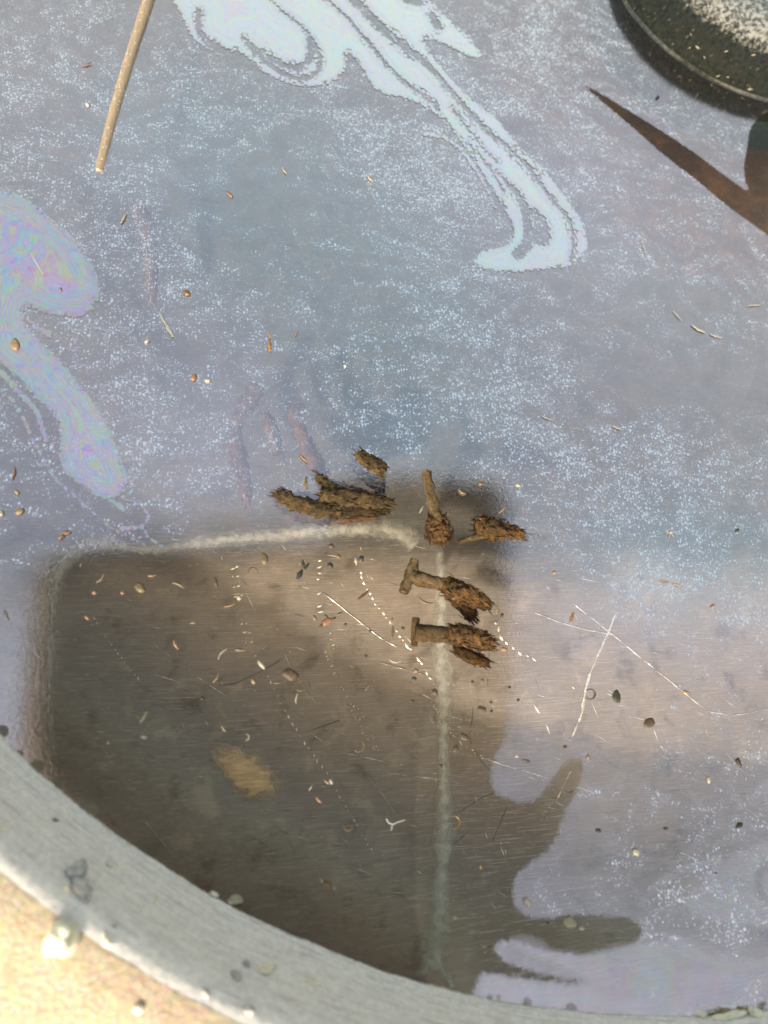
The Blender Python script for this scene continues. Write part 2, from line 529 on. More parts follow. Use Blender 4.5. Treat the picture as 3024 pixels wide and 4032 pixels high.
def nick(x0, y0, x1, y1, wd, dark=False, lift=.00018):
    V, F = (SCV2, SCF2) if dark else (SCV, SCF)
    d = np.array([x1-x0, y1-y0]); L = np.hypot(*d)
    if L < 1e-6: return
    nx, ny = -d[1]/L*wd*.5, d[0]/L*wd*.5
    mx, my = (x0+x1)/2, (y0+y1)/2
    a = len(V)
    V.extend([floor_pt(x0, y0, .00004), floor_pt(x1, y1, .00004), floor_pt(mx+nx, my+ny, .00004), floor_pt(mx-nx, my-ny, .00004), floor_pt(mx, my, lift)])
    F.extend([(a, a+4, a+2), (a+2, a+4, a+1), (a+1, a+4, a+3), (a+3, a+4, a)])


def score(pts, wd, dark=False, broken=.25):
    """a continuous scored line of uneven width and depth, interrupted here and there"""
    V, F = (SCV2, SCF2) if dark else (SCV, SCF)
    L = smooth_line(pts)
    seg = np.r_[0, np.cumsum(np.hypot(*np.diff(L, axis=0).T))]
    n = max(3, int(seg[-1]/7)); sd_ = random.uniform(0, 90); last = None
    for i in range(n+1):
        q = seg[-1]*i/n
        x, y = np.interp(q, seg, L[:, 0]), np.interp(q, seg, L[:, 1])
        x2, y2 = np.interp(q+2, seg, L[:, 0]), np.interp(q+2, seg, L[:, 1])
        x1, y1 = np.interp(q-2, seg, L[:, 0]), np.interp(q-2, seg, L[:, 1])
        d = np.array([x2-x1, y2-y1]); d = d/(np.hypot(*d)+1e-9)
        h_ = nz((q*.03, sd_, 0), 1.0)+.6*nz((q*.11, sd_, 3), 1.0)
        off = nz((q*.02, sd_, 8), 1.0)*2.2
        hw = wd*.26*max(0.0, .75+h_*1.1)*min(1, .25+i/4, .25+(n-i)/4)
        if h_ < -1.15+broken*3.2-.55 or hw < .3: last = None; continue
        x, y = x-d[1]*off, y+d[0]*off
        a = len(V)
        V.extend([floor_pt(x-d[1]*hw, y+d[0]*hw, .00004), floor_pt(x, y, .00012), floor_pt(x+d[1]*hw, y-d[0]*hw, .00004)])
        if last is not None:
            F.extend([(last, a, a+1, last+1), (last+1, a+1, a+2, last+2)])
        last = a


def chain(pts, n, size, cross=.5, double=0):
    L = smooth_line(pts, 2)
    seg = np.r_[0, np.cumsum(np.hypot(*np.diff(L, axis=0).T))]
    for i in range(n):
        if random.random() < .2: continue
        s = seg[-1]*(i+.5)/n
        x, y = np.interp(s, seg, L[:, 0]), np.interp(s, seg, L[:, 1])
        k = max(0, np.searchsorted(seg, s)-1)
        t = math.atan2(*(L[min(k+1, len(L)-1)]-L[k])[::-1])+cross+random.uniform(-.3, .3)
        for dd in ([0] if not double else [-double, double]):
            xx, yy = x+dd*math.cos(t)+random.uniform(-3.5, 3.5), y+dd*math.sin(t)*.3+random.uniform(-3.5, 3.5)
            l = size*random.uniform(.25, 1.15)
            nick(xx-math.cos(t)*l*.62, yy-math.sin(t)*l*.62, xx+math.cos(t)*l*.62, yy+math.sin(t)*l*.62, size*.52)


chain([(365, 2430), (450, 2555), (550, 2680)], 15, 15, .3)
chain([(922, 2216), (931, 2304), (958, 2431), (984, 2547)], 9, 18, 1.4, 9)
chain([(984, 2547), (1057, 2665), (1129, 2821), (1241, 2981), (1294, 3058)], 20, 16, .4)
chain([(1323, 3107), (1400, 3240), (1468, 3353)], 13, 14, .0)
chain([(1259, 2195), (1254, 2327), (1266, 2421)], 9, 19, 1.2)
chain([(1300, 2486), (1318, 2560)], 6, 14, 1.3)
chain([(1282, 2560), (1310, 2640), (1345, 2700), (1423, 2841)], 21, 13, 1.2)
chain([(1376, 2781), (1420, 2860), (1477, 2962)], 15, 11, 1.3)
chain([(1404, 2770), (1450, 2862), (1495, 2962)], 13, 9, 1.3)
chain([(1400, 2200), (1451, 2339), (1516, 2421), (1593, 2527), (1651, 2595), (1713, 2700)], 26, 24, .15)
chain([(1699, 2757), (1745, 2840), (1796, 2914)], 12, 12, .2)
chain([(1724, 2837), (1790, 2905), (1859, 2957), (1907, 2986)], 19, 13, .15)
chain([(1918, 2345), (1925, 2400), (1960, 2470), (1975, 2510), (2015, 2550), (2060, 2575), (2120, 2605)], 11, 22, .2)
chain([(2955, 2911), (2920, 3000), (2876, 3099)], 13, 17, .9)
chain([(2908, 3200), (2870, 3340), (2850, 3400)], 10, 10, .0)
chain([(2940, 3190), (2920, 3100), (2990, 2870), (3010, 2810)], 8, 16, .1)
score([(1271, 2334), (1360, 2402), (1496, 2513), (1564, 2547)], 9, broken=.08)
score([(1357, 2965), (1511, 2998)], 7, broken=.1)
score([(1528, 3044), (1745, 3071)], 8, broken=.15)
score([(579, 2515), (673, 2585)], 5, broken=.1)
score([(772, 2662), (900, 2747)], 7, broken=.1)
score([(833, 2347), (1006, 2332)], 4, broken=.2)
score([(2255, 2375), (2399, 2487), (2697, 2731), (2776, 2790)], 8, broken=.1)
score([(2426, 2413), (2399, 2482), (2359, 2567), (2314, 2671), (2282, 2845)], 17, broken=.1)
score([(2303, 2779), (2250, 2907)], 13, broken=.2)
score([(2099, 2409), (2200, 2450), (2289, 2475), (2420, 2500)], 7, broken=.15)
score([(1907, 2986), (2040, 3030), (2172, 3066)], 9, broken=.05)
score([(2255, 3022), (2180, 3170)], 8, broken=.1)
score([(2180, 3170), (2140, 3240)], 5, broken=.3)
score([(2110, 3049), (2160, 3090), (2216, 3150)], 5, broken=.1)
score([(2064, 3056), (2107, 3068)], 10, broken=0)
score([(2262, 3095), (2351, 3126)], 8, broken=.1)
score([(2712, 3010), (2763, 3051)], 7, broken=.1)
score([(2806, 3088), (3024, 3247)], 7, broken=.1)
score([(2573, 2866), (2597, 2929), (2619, 2959)], 8, broken=.1)
score([(1436, 3042), (1497, 3116), (1530, 3165), (1564, 3213)], 5, broken=.1)
score([(563, 3223), (695, 3382)], 4, broken=.2)
score([(879, 3324), (965, 3377)], 5, broken=.2)
score([(2671, 3354), (2743, 3385), (2819, 3413)], 9, broken=.25)
score([(2920, 3336), (3024, 3290)], 8, broken=.2)
score([(2830, 3466), (3000, 3478)], 6, broken=.3)
score([(1496, 2609), (1580, 2632), (1670, 2657)], 6, broken=.2)
score([(2100, 2770), (2131, 2815)], 16, broken=.2)
score([(2150, 2850), (2165, 2890)], 14, broken=.2)
score([(2780, 2800), (2900, 2820), (3024, 2790)], 7, broken=.2)
score([(1120, 2570), (1150, 2640), (1205, 2715), (1260, 2790)], 5, broken=.3)
score([(1030, 2560), (1055, 2540)], 8, broken=.3)
score([(845, 2710), (960, 2680), (1115, 2595)], 4, True, .1)
score([(1200, 2885), (1270, 2860), (1345, 2832)], 5, True, .1)
score([(1800, 3205), (1880, 3150), (1950, 3120)], 5, True, .1)
score([(1778, 3330), (1848, 3272)], 6, True, .1)
score([(1870, 2720), (1858, 2840), (1846, 2910), (1880, 2980), (1935, 3040)], 5, True, .1)
score([(1926, 2560), (1920, 2700)], 5, True, .2)
score([(1930, 3340), (1995, 3180)], 5, True, .3)
# the many short hairlines left by scouring
for _ in range(420):
    x, y = random.uniform(150, 3050), random.uniform(2120, 3900)
    p = floor_pt(x, y)
    if (p-BC).xy.length > .126: continue
    a = random.choice((.35, .5, .25, .75, 1.2))+random.uniform(-.15, .15)
    l = random.expovariate(1/26)+6
    nick(x-math.cos(a)*l/2, y-math.sin(a)*l/2, x+math.cos(a)*l/2, y+math.sin(a)*l/2, random.uniform(1.4, 3.0), random.random() < .4, .00006)
mk('scratches', SCV, SCF, NICK, basin, kind='stuff', smooth=False)
mk('hairlines', SCV2, SCF2, DARKN, basin, kind='stuff', smooth=False)

# ------------------------------------------------------------------ water with its film
xs = np.unique(np.r_[np.arange(-.080, -.046, .004), np.arange(-.046, .124, .0006), np.arange(.124, .21, .004)])
ys = np.unique(np.r_[np.arange(-.040, .165, .0006), np.arange(.165, .245, .004)])
GX, GY = np.meshgrid(xs, ys)
Wp = np.stack([GX.ravel(), GY.ravel(), np.zeros(GX.size)], 1)
Mn = np.array(M)
Cp = (Wp-np.array(EYE)) @ Mn
with np.errstate(divide='ignore', invalid='ignore'):
    U = np.where(Cp[:, 2] < -.01, CX+FPX*Cp[:, 0]/-Cp[:, 2], 9e3)
    Vv = np.where(Cp[:, 2] < -.01, CY-FPX*Cp[:, 1]/-Cp[:, 2], -9e3)
K = 3024/1659.0
# openings in the film
GAP1 = smooth_poly([(2288, 330), (2350, 360), (2450, 420), (2560, 488), (2650, 545), (2760, 620), (2850, 690), (2960, 770), (2925, 690), (2945, 560), (2960, 480), (3060, 420), (3100, 980), (3024, 925), (2950, 872), (2850, 800), (2740, 705), (2620, 615), (2520, 525), (2420, 440), (2340, 372)], 1)
GAP2 = smooth_poly(np.array([(900, 1480), (1060, 1480), (1100, 1570), (1058, 1650), (1060, 1715), (1145, 1742), (1186, 1700), (1222, 1642), (1262, 1640), (1252, 1690), (1215, 1760), (1195, 1828), (1130, 1872), (1106, 1900), (1108, 1962), (1150, 1990), (1250, 1975), (1390, 1988), (1380, 2036), (1290, 2062), (1190, 2056), (1085, 2022), (1062, 2050), (1092, 2085), (1180, 2108), (1280, 2126), (1160, 2118), (1045, 2096), (1030, 2112), (1015, 2165), (900, 2145)])*K, 1)
g = np.minimum(poly_sdf(U, Vv, GAP1), poly_sdf(U, Vv, GAP2)*.3)
for (x, y, r) in [(9, 2879, 26), (77, 2968, 16), (146, 3020, 30), (223, 3086, 26), (345, 3188, 40), (300, 3150, 14), (2247, 3975, 26), (2075, 3948, 20), (1930, 3925, 14), (1965, 3930, 12)]:
    g = np.minimum(g, np.hypot(U-x, Vv-y)-r)
g = np.clip(g, -200, 200)


def blobs(default, lst):
    f = np.full(U.shape, default)
    for (x, y, rx, ry, a) in lst:
        f += a*np.exp(-((U/K-x)/rx)**2-((Vv/K-y)/ry)**2)
    return f


dens = blobs(.42, [(560, 420, 170, 110, -.30), (470, 250, 150, 70, .12), (850, 330, 200, 150, .30), (300, 620, 170, 200, .12), (1000, 760, 260, 200, .18),
                   (1200, 1000, 350, 170, .22), (1480, 830, 190, 60, -.50), (1350, 650, 250, 100, -.12), (1350, 1060, 200, 120, .1), (1400, 1250, 320, 120, .12), (1400, 1500, 330, 110, -.25),
                   (1400, 1800, 300, 220, -.05), (50, 1500, 110, 260, -.62), (60, 1150, 120, 160, .05), (300, 1000, 160, 140, .18), (1000, 400, 120, 60, .2), (80, 200, 150, 200, .12),
                   (720, 560, 120, 160, -.15), (1150, 120, 160, 120, .25), (560, 1180, 420, 40, .2), (1300, 2120, 400, 70, -.6), (560, 1650, 520, 420, -1.2), (850, 1300, 250, 170, -.9)])
base = blobs(.325, [(640, 520, 200, 170, -.06), (800, 780, 150, 150, -.05), (1500, 1180, 260, 110, -.05), (420, 950, 190, 170, .10), (1250, 420, 220, 200, .06), (1350, 120, 250, 150, .0),
                    (60, 100, 160, 250, .05), (1350, 1500, 400, 140, -.10), (1400, 1850, 320, 220, -.16), (60, 1550, 110, 180, .07), (60, 1250, 100, 120, -.05), (1250, 2120, 400, 60, .0),
                    (560, 1260, 500, 110, -.10), (300, 300, 150, 150, .04), (560, 1650, 520, 420, -.12), (860, 1300, 230, 170, -.08), (560, 1150, 330, 45, -.10), (830, 350, 900, 500, .09), (1420, 1560, 330, 110, -.05), (700, 1420, 400, 230, -.10), (1440, 1270, 280, 200, .13), (1560, 60, 260, 170, -.13)])
hue = blobs(.22, [(620, 480, 240, 180, .75), (850, 700, 220, 180, .65), (1500, 1200, 280, 120, .75), (450, 260, 260, 120, .35), (940, 950, 200, 130, .55), (1300, 300, 320, 260, -.15), (1250, 1000, 300, 120, -.1), (60, 1500, 140, 220, .15)])
inside = np.hypot(Wp[:, 0]-BC.x, Wp[:, 1]-BC.y).reshape(GX.shape)
ny_, nx_ = GX.shape
idx = np.arange(GX.size).reshape(GX.shape)
CUPC, CUPR = Vector((0.11084, 0.15849, 0)), 0.03447
keep = (inside[:-1, :-1] < BR+.0012)
quads = np.stack([idx[:-1, :-1], idx[:-1, 1:], idx[1:, 1:], idx[1:, :-1]], -1)[keep]
used = np.unique(quads); remap = np.full(GX.size, -1); remap[used] = np.arange(len(used))
mk('water', Wp[used].tolist(), remap[quads].tolist(), FILM, loc=(0, 0, 0), attrs={'dens': dens[used], 'base': base[used], 'hue': hue[used], 'gap': g[used]},
   kind='structure', label='murky water under a grey speckled film of scum')


# ------------------------------------------------------------------ oil slicks floating on it
def slick(name, box, step, sdf_fn, mat, label, z=.00012, spine=None):
    xs_, ys_ = np.arange(box[0], box[2]+step, step), np.arange(box[1], box[3]+step, step)
    X, Y = np.meshgrid(xs_, ys_)
    s = sdf_fn(X, Y)
    _, al = stroke(X, Y, spine, 1)
    k = (s[:-1, :-1] < 14) | (s[1:, 1:] < 14) | (s[1:, :-1] < 14) | (s[:-1, 1:] < 14)
    pw = np.array([P(x, y, z) for x, y in zip(X.ravel(), Y.ravel())])
    k &= (np.hypot(pw[:, 0]-BC.x, pw[:, 1]-BC.y).reshape(X.shape) < BR-.0002)[:-1, :-1]
    ix = np.arange(X.size).reshape(X.shape)
    q = np.stack([ix[1:, :-1], ix[1:, 1:], ix[:-1, 1:], ix[:-1, :-1]], -1)[k]
    u = np.unique(q); rm = np.full(X.size, -1); rm[u] = np.arange(len(u))
    c = pw[u].mean(0)
    return mk(name, pw[u].tolist(), rm[q].tolist(), mat, loc=c, attrs={'edge': np.clip(s.ravel()[u], -90, 60), 'along': al.ravel()[u]}, label=label, cat='oil slick', group='oil slicks on the water')


def sub(s, X, Y, lines):
    for (pts, a, c) in lines:
        s = np.maximum(s, -stroke(X, Y, pts, a, c)[0])
    return s


def add(s, X, Y, lines):
    for (pts, a, c) in lines:
        s = np.minimum(s, stroke(X, Y, pts, a, c)[0])
    return s


def sdf_streak(X, Y):
    main = smooth_poly([(640, -90), (672, 0), (703, 33), (727, 92), (763, 157), (817, 190), (882, 226), (905, 205), (930, 195), (980, 228), (1034, 282), (1099, 315), (1186, 342), (1278, 336), (1332, 309), (1370, 262), (1362, 196),
                        (1414, 244), (1446, 304), (1472, 347), (1519, 372), (1588, 383), (1671, 416), (1755, 476), (1827, 569), (1936, 738), (1987, 822), (2025, 894), (2021, 944), (1995, 970), (1903, 986), (1865, 1012),
                        (1869, 1046), (1932, 1067), (2038, 1071), (2164, 1058), (2249, 1050), (2291, 1012), (2316, 970), (2308, 906), (2270, 835), (2206, 750), (2143, 662), (2080, 611), (2021, 556), (1970, 476), (1888, 416),
                        (1816, 354), (1743, 271), (1690, 205), (1668, 150), (1720, 160), (1790, 190), (1850, 225), (1906, 236), (1880, 180), (1798, 101), (1725, 36), (1690, 0), (1650, -90)], 1)
    s = poly_sdf(X, Y, main)
    s = sub(s, X, Y, [([(784, 43), (778, 110), (800, 155), (850, 185), (900, 215)], 20, 34),
                      ([(963, 152), (1012, 195), (1088, 244), (1164, 271), (1213, 250), (1229, 206), (1222, 157)], 10, 30),
                      ([(980, 174), (1034, 233), (1115, 293), (1197, 315), (1251, 288), (1267, 239), (1240, 168), (1186, 98), (1121, 54), (1060, -10)], 24, 4),
                      ([(1278, -10), (1360, 60), (1414, 125), (1472, 188), (1519, 253), (1563, 297), (1617, 344), (1671, 380), (1720, 420)], 7, 17),
                      ([(1390, 0), (1470, 75), (1545, 150), (1581, 174), (1635, 217), (1689, 260), (1762, 344), (1834, 427), (1924, 524), (2000, 579), (2071, 649)], 34, 9),
                      ([(1953, 674), (2004, 729), (2050, 780), (2067, 830), (2080, 900), (2080, 960), (2040, 1000)], 10, 46),
                      ([(2071, 649), (2122, 716), (2177, 792), (2244, 864), (2261, 948), (2249, 1024)], 14, 12),
                      ([(2090, 830), (2130, 870), (2130, 930)], 26, 66),
                      ([(1700, 60), (1722, 100)], 26, 34),
                      ([(1600, -10), (1650, 10)], 40, 30),
                      ([(1840, 560), (1930, 660), (1985, 760)], 5, 8),
                      ([(1780, 420), (1880, 560), (1960, 640)], 8, 5)])
    return add(s, X, Y, [([(1675, 528), (1733, 535), (1783, 557), (1818, 594), (1877, 670), (1936, 780), (1970, 864), (1962, 915)], 15, 4),
                         ([(1470, 0), (1545, 145), (1640, 280)], 8, 5)])


def sdf_loop(X, Y):
    main = smooth_poly([(-80, 742), (0, 751), (63, 760), (127, 793), (190, 853), (253, 903), (316, 962), (363, 1030), (392, 1114), (394, 1165), (371, 1220), (325, 1249), (253, 1249), (186, 1236), (127, 1211), (97, 1203), (89, 1241),
                        (101, 1283), (139, 1325), (181, 1367), (236, 1416), (295, 1490), (350, 1556), (401, 1632), (443, 1712), (468, 1780), (498, 1851), (506, 1906), (485, 1944), (443, 1965), (405, 1965), (359, 1944), (274, 1881),
                        (240, 1847), (234, 1780), (236, 1695), (228, 1653), (186, 1602), (156, 1586), (105, 1527), (42, 1463), (0, 1425), (-80, 1350)], 1)
    s = poly_sdf(X, Y, main)
    return add(s, X, Y, [([(-10, 1455), (38, 1500), (90, 1560), (140, 1610), (160, 1660), (180, 1735)], 26, 22),
                         ([(38, 1569), (76, 1602), (110, 1695), (169, 1801), (211, 1885), (295, 1953), (380, 2033), (443, 2083), (527, 2126), (600, 2160)], 16, 7),
                         ([(485, 1960), (520, 1940), (528, 1880), (524, 1800)], 12, 5), ([(490, 1968), (548, 1982), (591, 2033), (574, 2068), (520, 2083), (480, 2080)], 6, 20),
                         ([(422, 1961), (452, 1980), (481, 2003)], 14, 26), ([(555, 2075), (585, 2115), (640, 2155)], 9, 14),
                         ([(556, 1880), (548, 1830), (510, 1770)], 4, 4), ([(300, 1330), (290, 1390), (330, 1450), (390, 1520)], 10, 5), ([(110, 1260), (150, 1300), (195, 1315)], 10, 26), ([(340, 1290), (440, 1300), (455, 1320), (430, 1330)], 5, 7)])


def sdf_lobe(X, Y):
    s = poly_sdf(X, Y, smooth_poly([(3090, 3260), (3024, 3300), (2920, 3330), (2850, 3375), (2790, 3412), (2753, 3467), (2697, 3528), (2685, 3578), (2710, 3612), (2778, 3628), (2864, 3646), (2950, 3658), (3090, 3652)], 2))
    s = add(s, X, Y, [([(2830, 3385), (2740, 3405), (2642, 3442), (2580, 3485), (2512, 3565)], 60, 18), ([(2690, 3590), (2716, 3633), (2802, 3683)], 14, 10),
                      ([(2300, 3110), (2420, 3090), (2520, 3030), (2600, 2990), (2640, 3000)], 8, 26), ([(2640, 3010), (2680, 3080), (2740, 3150), (2770, 3190)], 14, 34), ([(3090, 3060), (2980, 3110), (2900, 3200)], 90, 20)])
    return sub(s, X, Y, [([(2620, 3510), (2560, 3560)], 5, 4), ([(2640, 3475), (2700, 3440)], 5, 5), ([(3080, 3370), (2990, 3425), (2985, 3500), (3010, 3550), (3080, 3560)], 8, 8)])


def sdf_shore(X, Y):
    s = poly_sdf(X, Y, smooth_poly([(2000, 3685), (2060, 3668), (2130, 3690), (2185, 3735), (2250, 3728), (2290, 3760), (2340, 3730), (2420, 3708), (2560, 3700), (2660, 3672), (2760, 3705), (2900, 3760), (3090, 3775), (3090, 3990),
                                    (2771, 4040), (2506, 4045), (2247, 4010), (1990, 3975), (1880, 3940), (1885, 3842), (1990, 3836), (2150, 3862), (2330, 3874), (2250, 3832), (2150, 3790), (2060, 3760), (2005, 3722)], 1))
    return s


SL1 = slick_material('pale_oil_film', .97, .38, 15, (1.0, .86, .82), .6, .9)
SL2 = slick_material('rainbow_oil_film', .66, 1.0, 14, (1.0, .87, .79), 1.0, .8)
SL3 = slick_material('lilac_oil_film', .19, .6, 20, (1.0, .85, .82), .5, .3)
slick('oil_slick', (600, -80, 2360, 1110), 6, sdf_streak, SL1, 'pale mint oil streak with hooked swirls from the top edge to a bent foot', spine=[(800, -60), (1100, 150), (1500, 250), (1900, 600), (2200, 850), (2200, 1020), (1900, 1030)])
slick('oil_slick', (-80, 720, 680, 2190), 6, sdf_loop, SL2, 'pink and green rainbow oil slick looping in from the left edge', .00015, spine=[(-60, 850), (150, 950), (300, 1150), (150, 1230), (40, 1260), (60, 1380), (250, 1600), (380, 1900), (520, 2120)])
slick('oil_slick', (2280, 2960, 3090, 3720), 8, sdf_lobe, SL3, 'dull violet oil lobe with a long grey tail at the lower right', .00012, spine=[(2500, 3580), (2700, 3420), (3000, 3450), (3080, 3600)])
slick('oil_slick', (1860, 3640, 3090, 4050), 8, sdf_shore, SL3, 'lilac oil band with two pointed fingers along the near shore', .00014, spine=[(1880, 3900), (2300, 3800), (3080, 3880)])

# ------------------------------------------------------------------ things in the water
def bit(name, c1, c2, scale=2.0, rough=.6):
    def dull(c, d=.26):
        l = sum(c)/3
        return tuple(d*(q*.78+l*.22) for q in c)
    return simple(name, dull(c1), dull(c2), scale, rough)


MATS = {
    'tan': bit('tan_husk', (.46, .30, .14), (.62, .45, .25), 2.5, .55),
    'olive': bit('olive_tan_husk', (.20, .14, .05), (.40, .29, .12), 2.5, .5),
    'brown': bit('brown_scrap', (.10, .060, .03), (.22, .13, .065), 2.5, .6),
    'orange': bit('orange_flake', (.50, .21, .06), (.70, .38, .14), 2.0, .5),
    'pink': bit('pinkish_brown_scrap', (.36, .19, .13), (.52, .31, .21), 2.5, .6),
    'cream': bit('cream_scrap', (.66, .60, .46), (.82, .78, .66), 2.0, .55),
    'white': bit('white_fluff', (.70, .74, .72), (.88, .90, .88), 2.0, .6),
    'green': bit('pale_green_husk', (.50, .54, .40), (.68, .68, .52), 2.5, .5),
    'dark': bit('dark_speck', (.012, .012, .011), (.035, .032, .028), 3.0, .6),
    'teal': bit('dark_teal_fleck', (.022, .034, .034), (.05, .066, .064), 2.0, .6),
    'amber': bit('amber_grain', (.30, .15, .02), (.45, .26, .04), 1.5, .25),
    'grey': bit('grey_film_fleck', (.55, .62, .63), (.66, .72, .73), 2.0, .2),
}


def tube_mesh(pts, rad, seg=8, rough=0.0, seed=0.0, flat=1.0, fine=1.0):
    vs, fs = [], []
    n = len(pts)
    for i, p in enumerate(pts):
        t = (pts[min(i+1, n-1)]-pts[max(i-1, 0)]).normalized()
        up = Vector((0, 0, 1)) if abs(t.z) < .9 else Vector((0, 1, 0))
        sx = t.cross(up).normalized(); sy = sx.cross(t)
        for k in range(seg):
            a = 2*math.pi*k/seg
            r = rad[i]
            d = sx*math.cos(a)+sy*math.sin(a)*flat
            if rough: r *= 1+rough*(nz(p*1000+d*1.7, .8*fine, seed)+.6*nz(p*1000+d*1.7, 2.3*fine, seed+5))
            vs.append(p+d*r)
    for i in range(n-1):
        for k in range(seg):
            j = (k+1) % seg
            fs.append((i*seg+k, i*seg+j, (i+1)*seg+j, (i+1)*seg+k))
    fs.append(tuple(range(seg))[::-1]); fs.append(tuple((n-1)*seg+k for k in range(seg)))
    return vs, fs


def path_px(pts, z=0.0, n=None):
    L = smooth_line(pts) if len(pts) > 2 else np.linspace(pts[0], pts[1], n or 6)
    zs_ = z if isinstance(z, (list, tuple)) else [z]*2
    zz = np.interp(np.linspace(0, 1, len(L)), np.linspace(0, 1, len(zs_)), zs_)
    return [P(x, y, q) for (x, y), q in zip(L, zz)]


def taper(n, w0, wm, w1):
    return [float(np.interp(i/(n-1), [0, .5, 1], [w0, wm, w1])) for i in range(n)]


def sliver(name, mat, x, y, ln, ang, wd, sag=0.0, z=.00025, label=None, cat=None, group=None, parent=None, blunt=.45, rough=.25):
    """a slender bent husk floating on the water; ln and wd in photograph pixels, ang clockwise from right"""
    c, s_ = math.cos(math.radians(ang)), math.sin(math.radians(ang))
    pts = []
    for i in range(9):
        q = i/8-.5
        off = sag*ln*(1-4*q*q)
        pts.append(P(x+c*q*ln-s_*off, y+s_*q*ln+c*off, z))
    m = mmpp(x, y)
    vs, fs = tube_mesh(pts, taper(9, wd*m*.5*blunt, wd*m*.5, wd*m*.5*blunt*.7), 8, rough, x*.013, .12 if name == 'film_fleck' else .7)
    return mk(name, vs, fs, MATS[mat], parent, None if parent else pts[4], label=label, cat=cat, group=group)


def chip(name, mat, x, y, ln, wd, ang, label=None, cat=None, group=None, z=.0002, thick=.0003, seed=None, parent=None, rag=.3):
    """an irregular flat crumb"""
    m = mmpp(x, y); c0 = P(x, y, z)
    sd_ = seed if seed is not None else x*.37+y*.11
    c, s_ = math.cos(math.radians(ang)), math.sin(math.radians(ang))
    n = 14
    vs, fs = [], []
    for lay, (sc_, zz) in enumerate(((.86, -thick*.5), (1.0, 0), (.72, thick*.5), (.35, thick*.68))):
        for i in range(n):
            a = 2*math.pi*i/n
            r = 1+rag*nz((math.cos(a)*1.3, math.sin(a)*1.3, lay*.2), 1.0, sd_)+rag*.5*nz((math.cos(a)*3, math.sin(a)*3, lay*.4), 1.0, sd_+9)
            u, v_ = math.cos(a)*r*sc_*ln/2, math.sin(a)*r*sc_*wd/2
            p = P(x+c*u-s_*v_, y+s_*u+c*v_, z); vs.append(Vector((p.x, p.y, z+zz+thick*.12*nz((u, v_, 0), .4, sd_))))
    for l_ in range(3):
        for i in range(n):
            j = (i+1) % n
            fs.append((l_*n+i, l_*n+j, (l_+1)*n+j, (l_+1)*n+i))
    fs.append(tuple(range(n))); fs.append(tuple(3*n+i for i in range(n)))
    return mk(name, vs, fs, MATS[mat], parent, None if parent else c0, label=label, cat=cat, group=group)


def ring(name, mat, x, y, r, a0, a1, wd, label, cat, group=None, z=.0002):
    pts = [P(x+r*math.cos(math.radians(a0+(a1-a0)*i/13)), y+r*math.sin(math.radians(a0+(a1-a0)*i/13)), z) for i in range(14)]
    m = mmpp(x, y)
    vs, fs = tube_mesh(pts, taper(14, wd*m*.25, wd*m*.5, wd*m*.25), 7, .15, x)
    return mk(name, vs, fs, MATS[mat], None, P(x, y, z), label=label, cat=cat, group=group)


# stick
stick_pts = path_px([(640, -190), (600, -40), (500, 270), (440, 480), (392, 680)], [.0001, -.0002, -.0005])
m0 = mmpp(500, 300)
vs, fs = tube_mesh(stick_pts, [float(np.interp(i/(len(stick_pts)-1), [0, .5, 1], [27, 22, 18]))*m0 for i in range(len(stick_pts))], 14, .06, 3.3)
bst = Nodes('pale_straw_wood')
v_ = bst.pos(); lng = bst.noise(bst.pos('Object', (2600, 300, 1000), (0, 0, math.radians(-17))), 1, 3, .6)
spk = bst.n('TexVoronoi', {'Vector': v_, 'Scale': 1.5}, feature='F1')
rnd_ = bst.n('SeparateColor', {0: spk.outputs['Color']}).outputs[0]
dot = bst.mapr(spk.outputs['Distance'], bst.math('MULTIPLY', rnd_, .33), bst.math('ADD', bst.math('MULTIPLY', rnd_, .33), .1), 1.0, 0.0)
cc = bst.mix(bst.mapr(lng.outputs[0], .3, .7), (.165, .130, .095), (.215, .172, .128))
cc = bst.mix(bst.math('MULTIPLY', dot, .75), cc, (.30, .285, .26))
bst.put(bst.out.inputs[0], bst.n('BsdfPrincipled', {'Base Color': cc, 'Roughness': .55, 'Normal': bst.n('Bump', {'Strength': .3, 'Distance': .0002, 'Height': lng.outputs[0]}).outputs[0]}).outputs[0])
mk('stick', vs, fs, bst.m, None, stick_pts[len(stick_pts)//2], label='straight pale straw stick lying half sunk at the top left', cat='stick')

# rusty pieces
def rust(name, dark, mid_, bright, scale=2.2, bump=1.0):
    b = Nodes(name)
    v = b.pos()
    big = b.noise(v, scale*.22, 4, .6, .6); f = b.noise(v, scale, 5, .7); g = b.noise(v, scale*4, 3, .7)
    c = b.mix(b.mapr(f.outputs[0], .36, .62), dark, mid_)
    c = b.mix(b.math('MULTIPLY', b.mapr(big.outputs[0], .50, .66), b.mapr(g.outputs[0], .38, .58)), c, bright)
    c = b.mix(b.mapr(f.outputs[0], .40, .28), c, (.010, .008, .007))
    bm = b.n('Bump', {'Strength': bump*.7, 'Distance': .0004, 'Height': b.math('ADD', f.outputs[0], b.math('MULTIPLY', g.outputs[0], .6))})
    b.put(b.out.inputs[0], b.n('BsdfPrincipled', {'Base Color': c, 'Roughness': .85, 'Normal': bm.outputs[0], 'Specular IOR Level': .15}).outputs[0])
    return b.m


IRON = rust('rusted_iron', (.046, .033, .019), (.094, .067, .036), (.135, .096, .054))
FLOC = rust('shaggy_rust', (.028, .018, .009), (.074, .043, .018), (.145, .072, .026))
SHRED = rust('sodden_bark', (.022, .016, .009), (.060, .042, .021), (.115, .078, .038))
SUNK = rust('sunken_bark', (.080, .048, .030), (.135, .080, .052), (.19, .12, .08), 1.4)

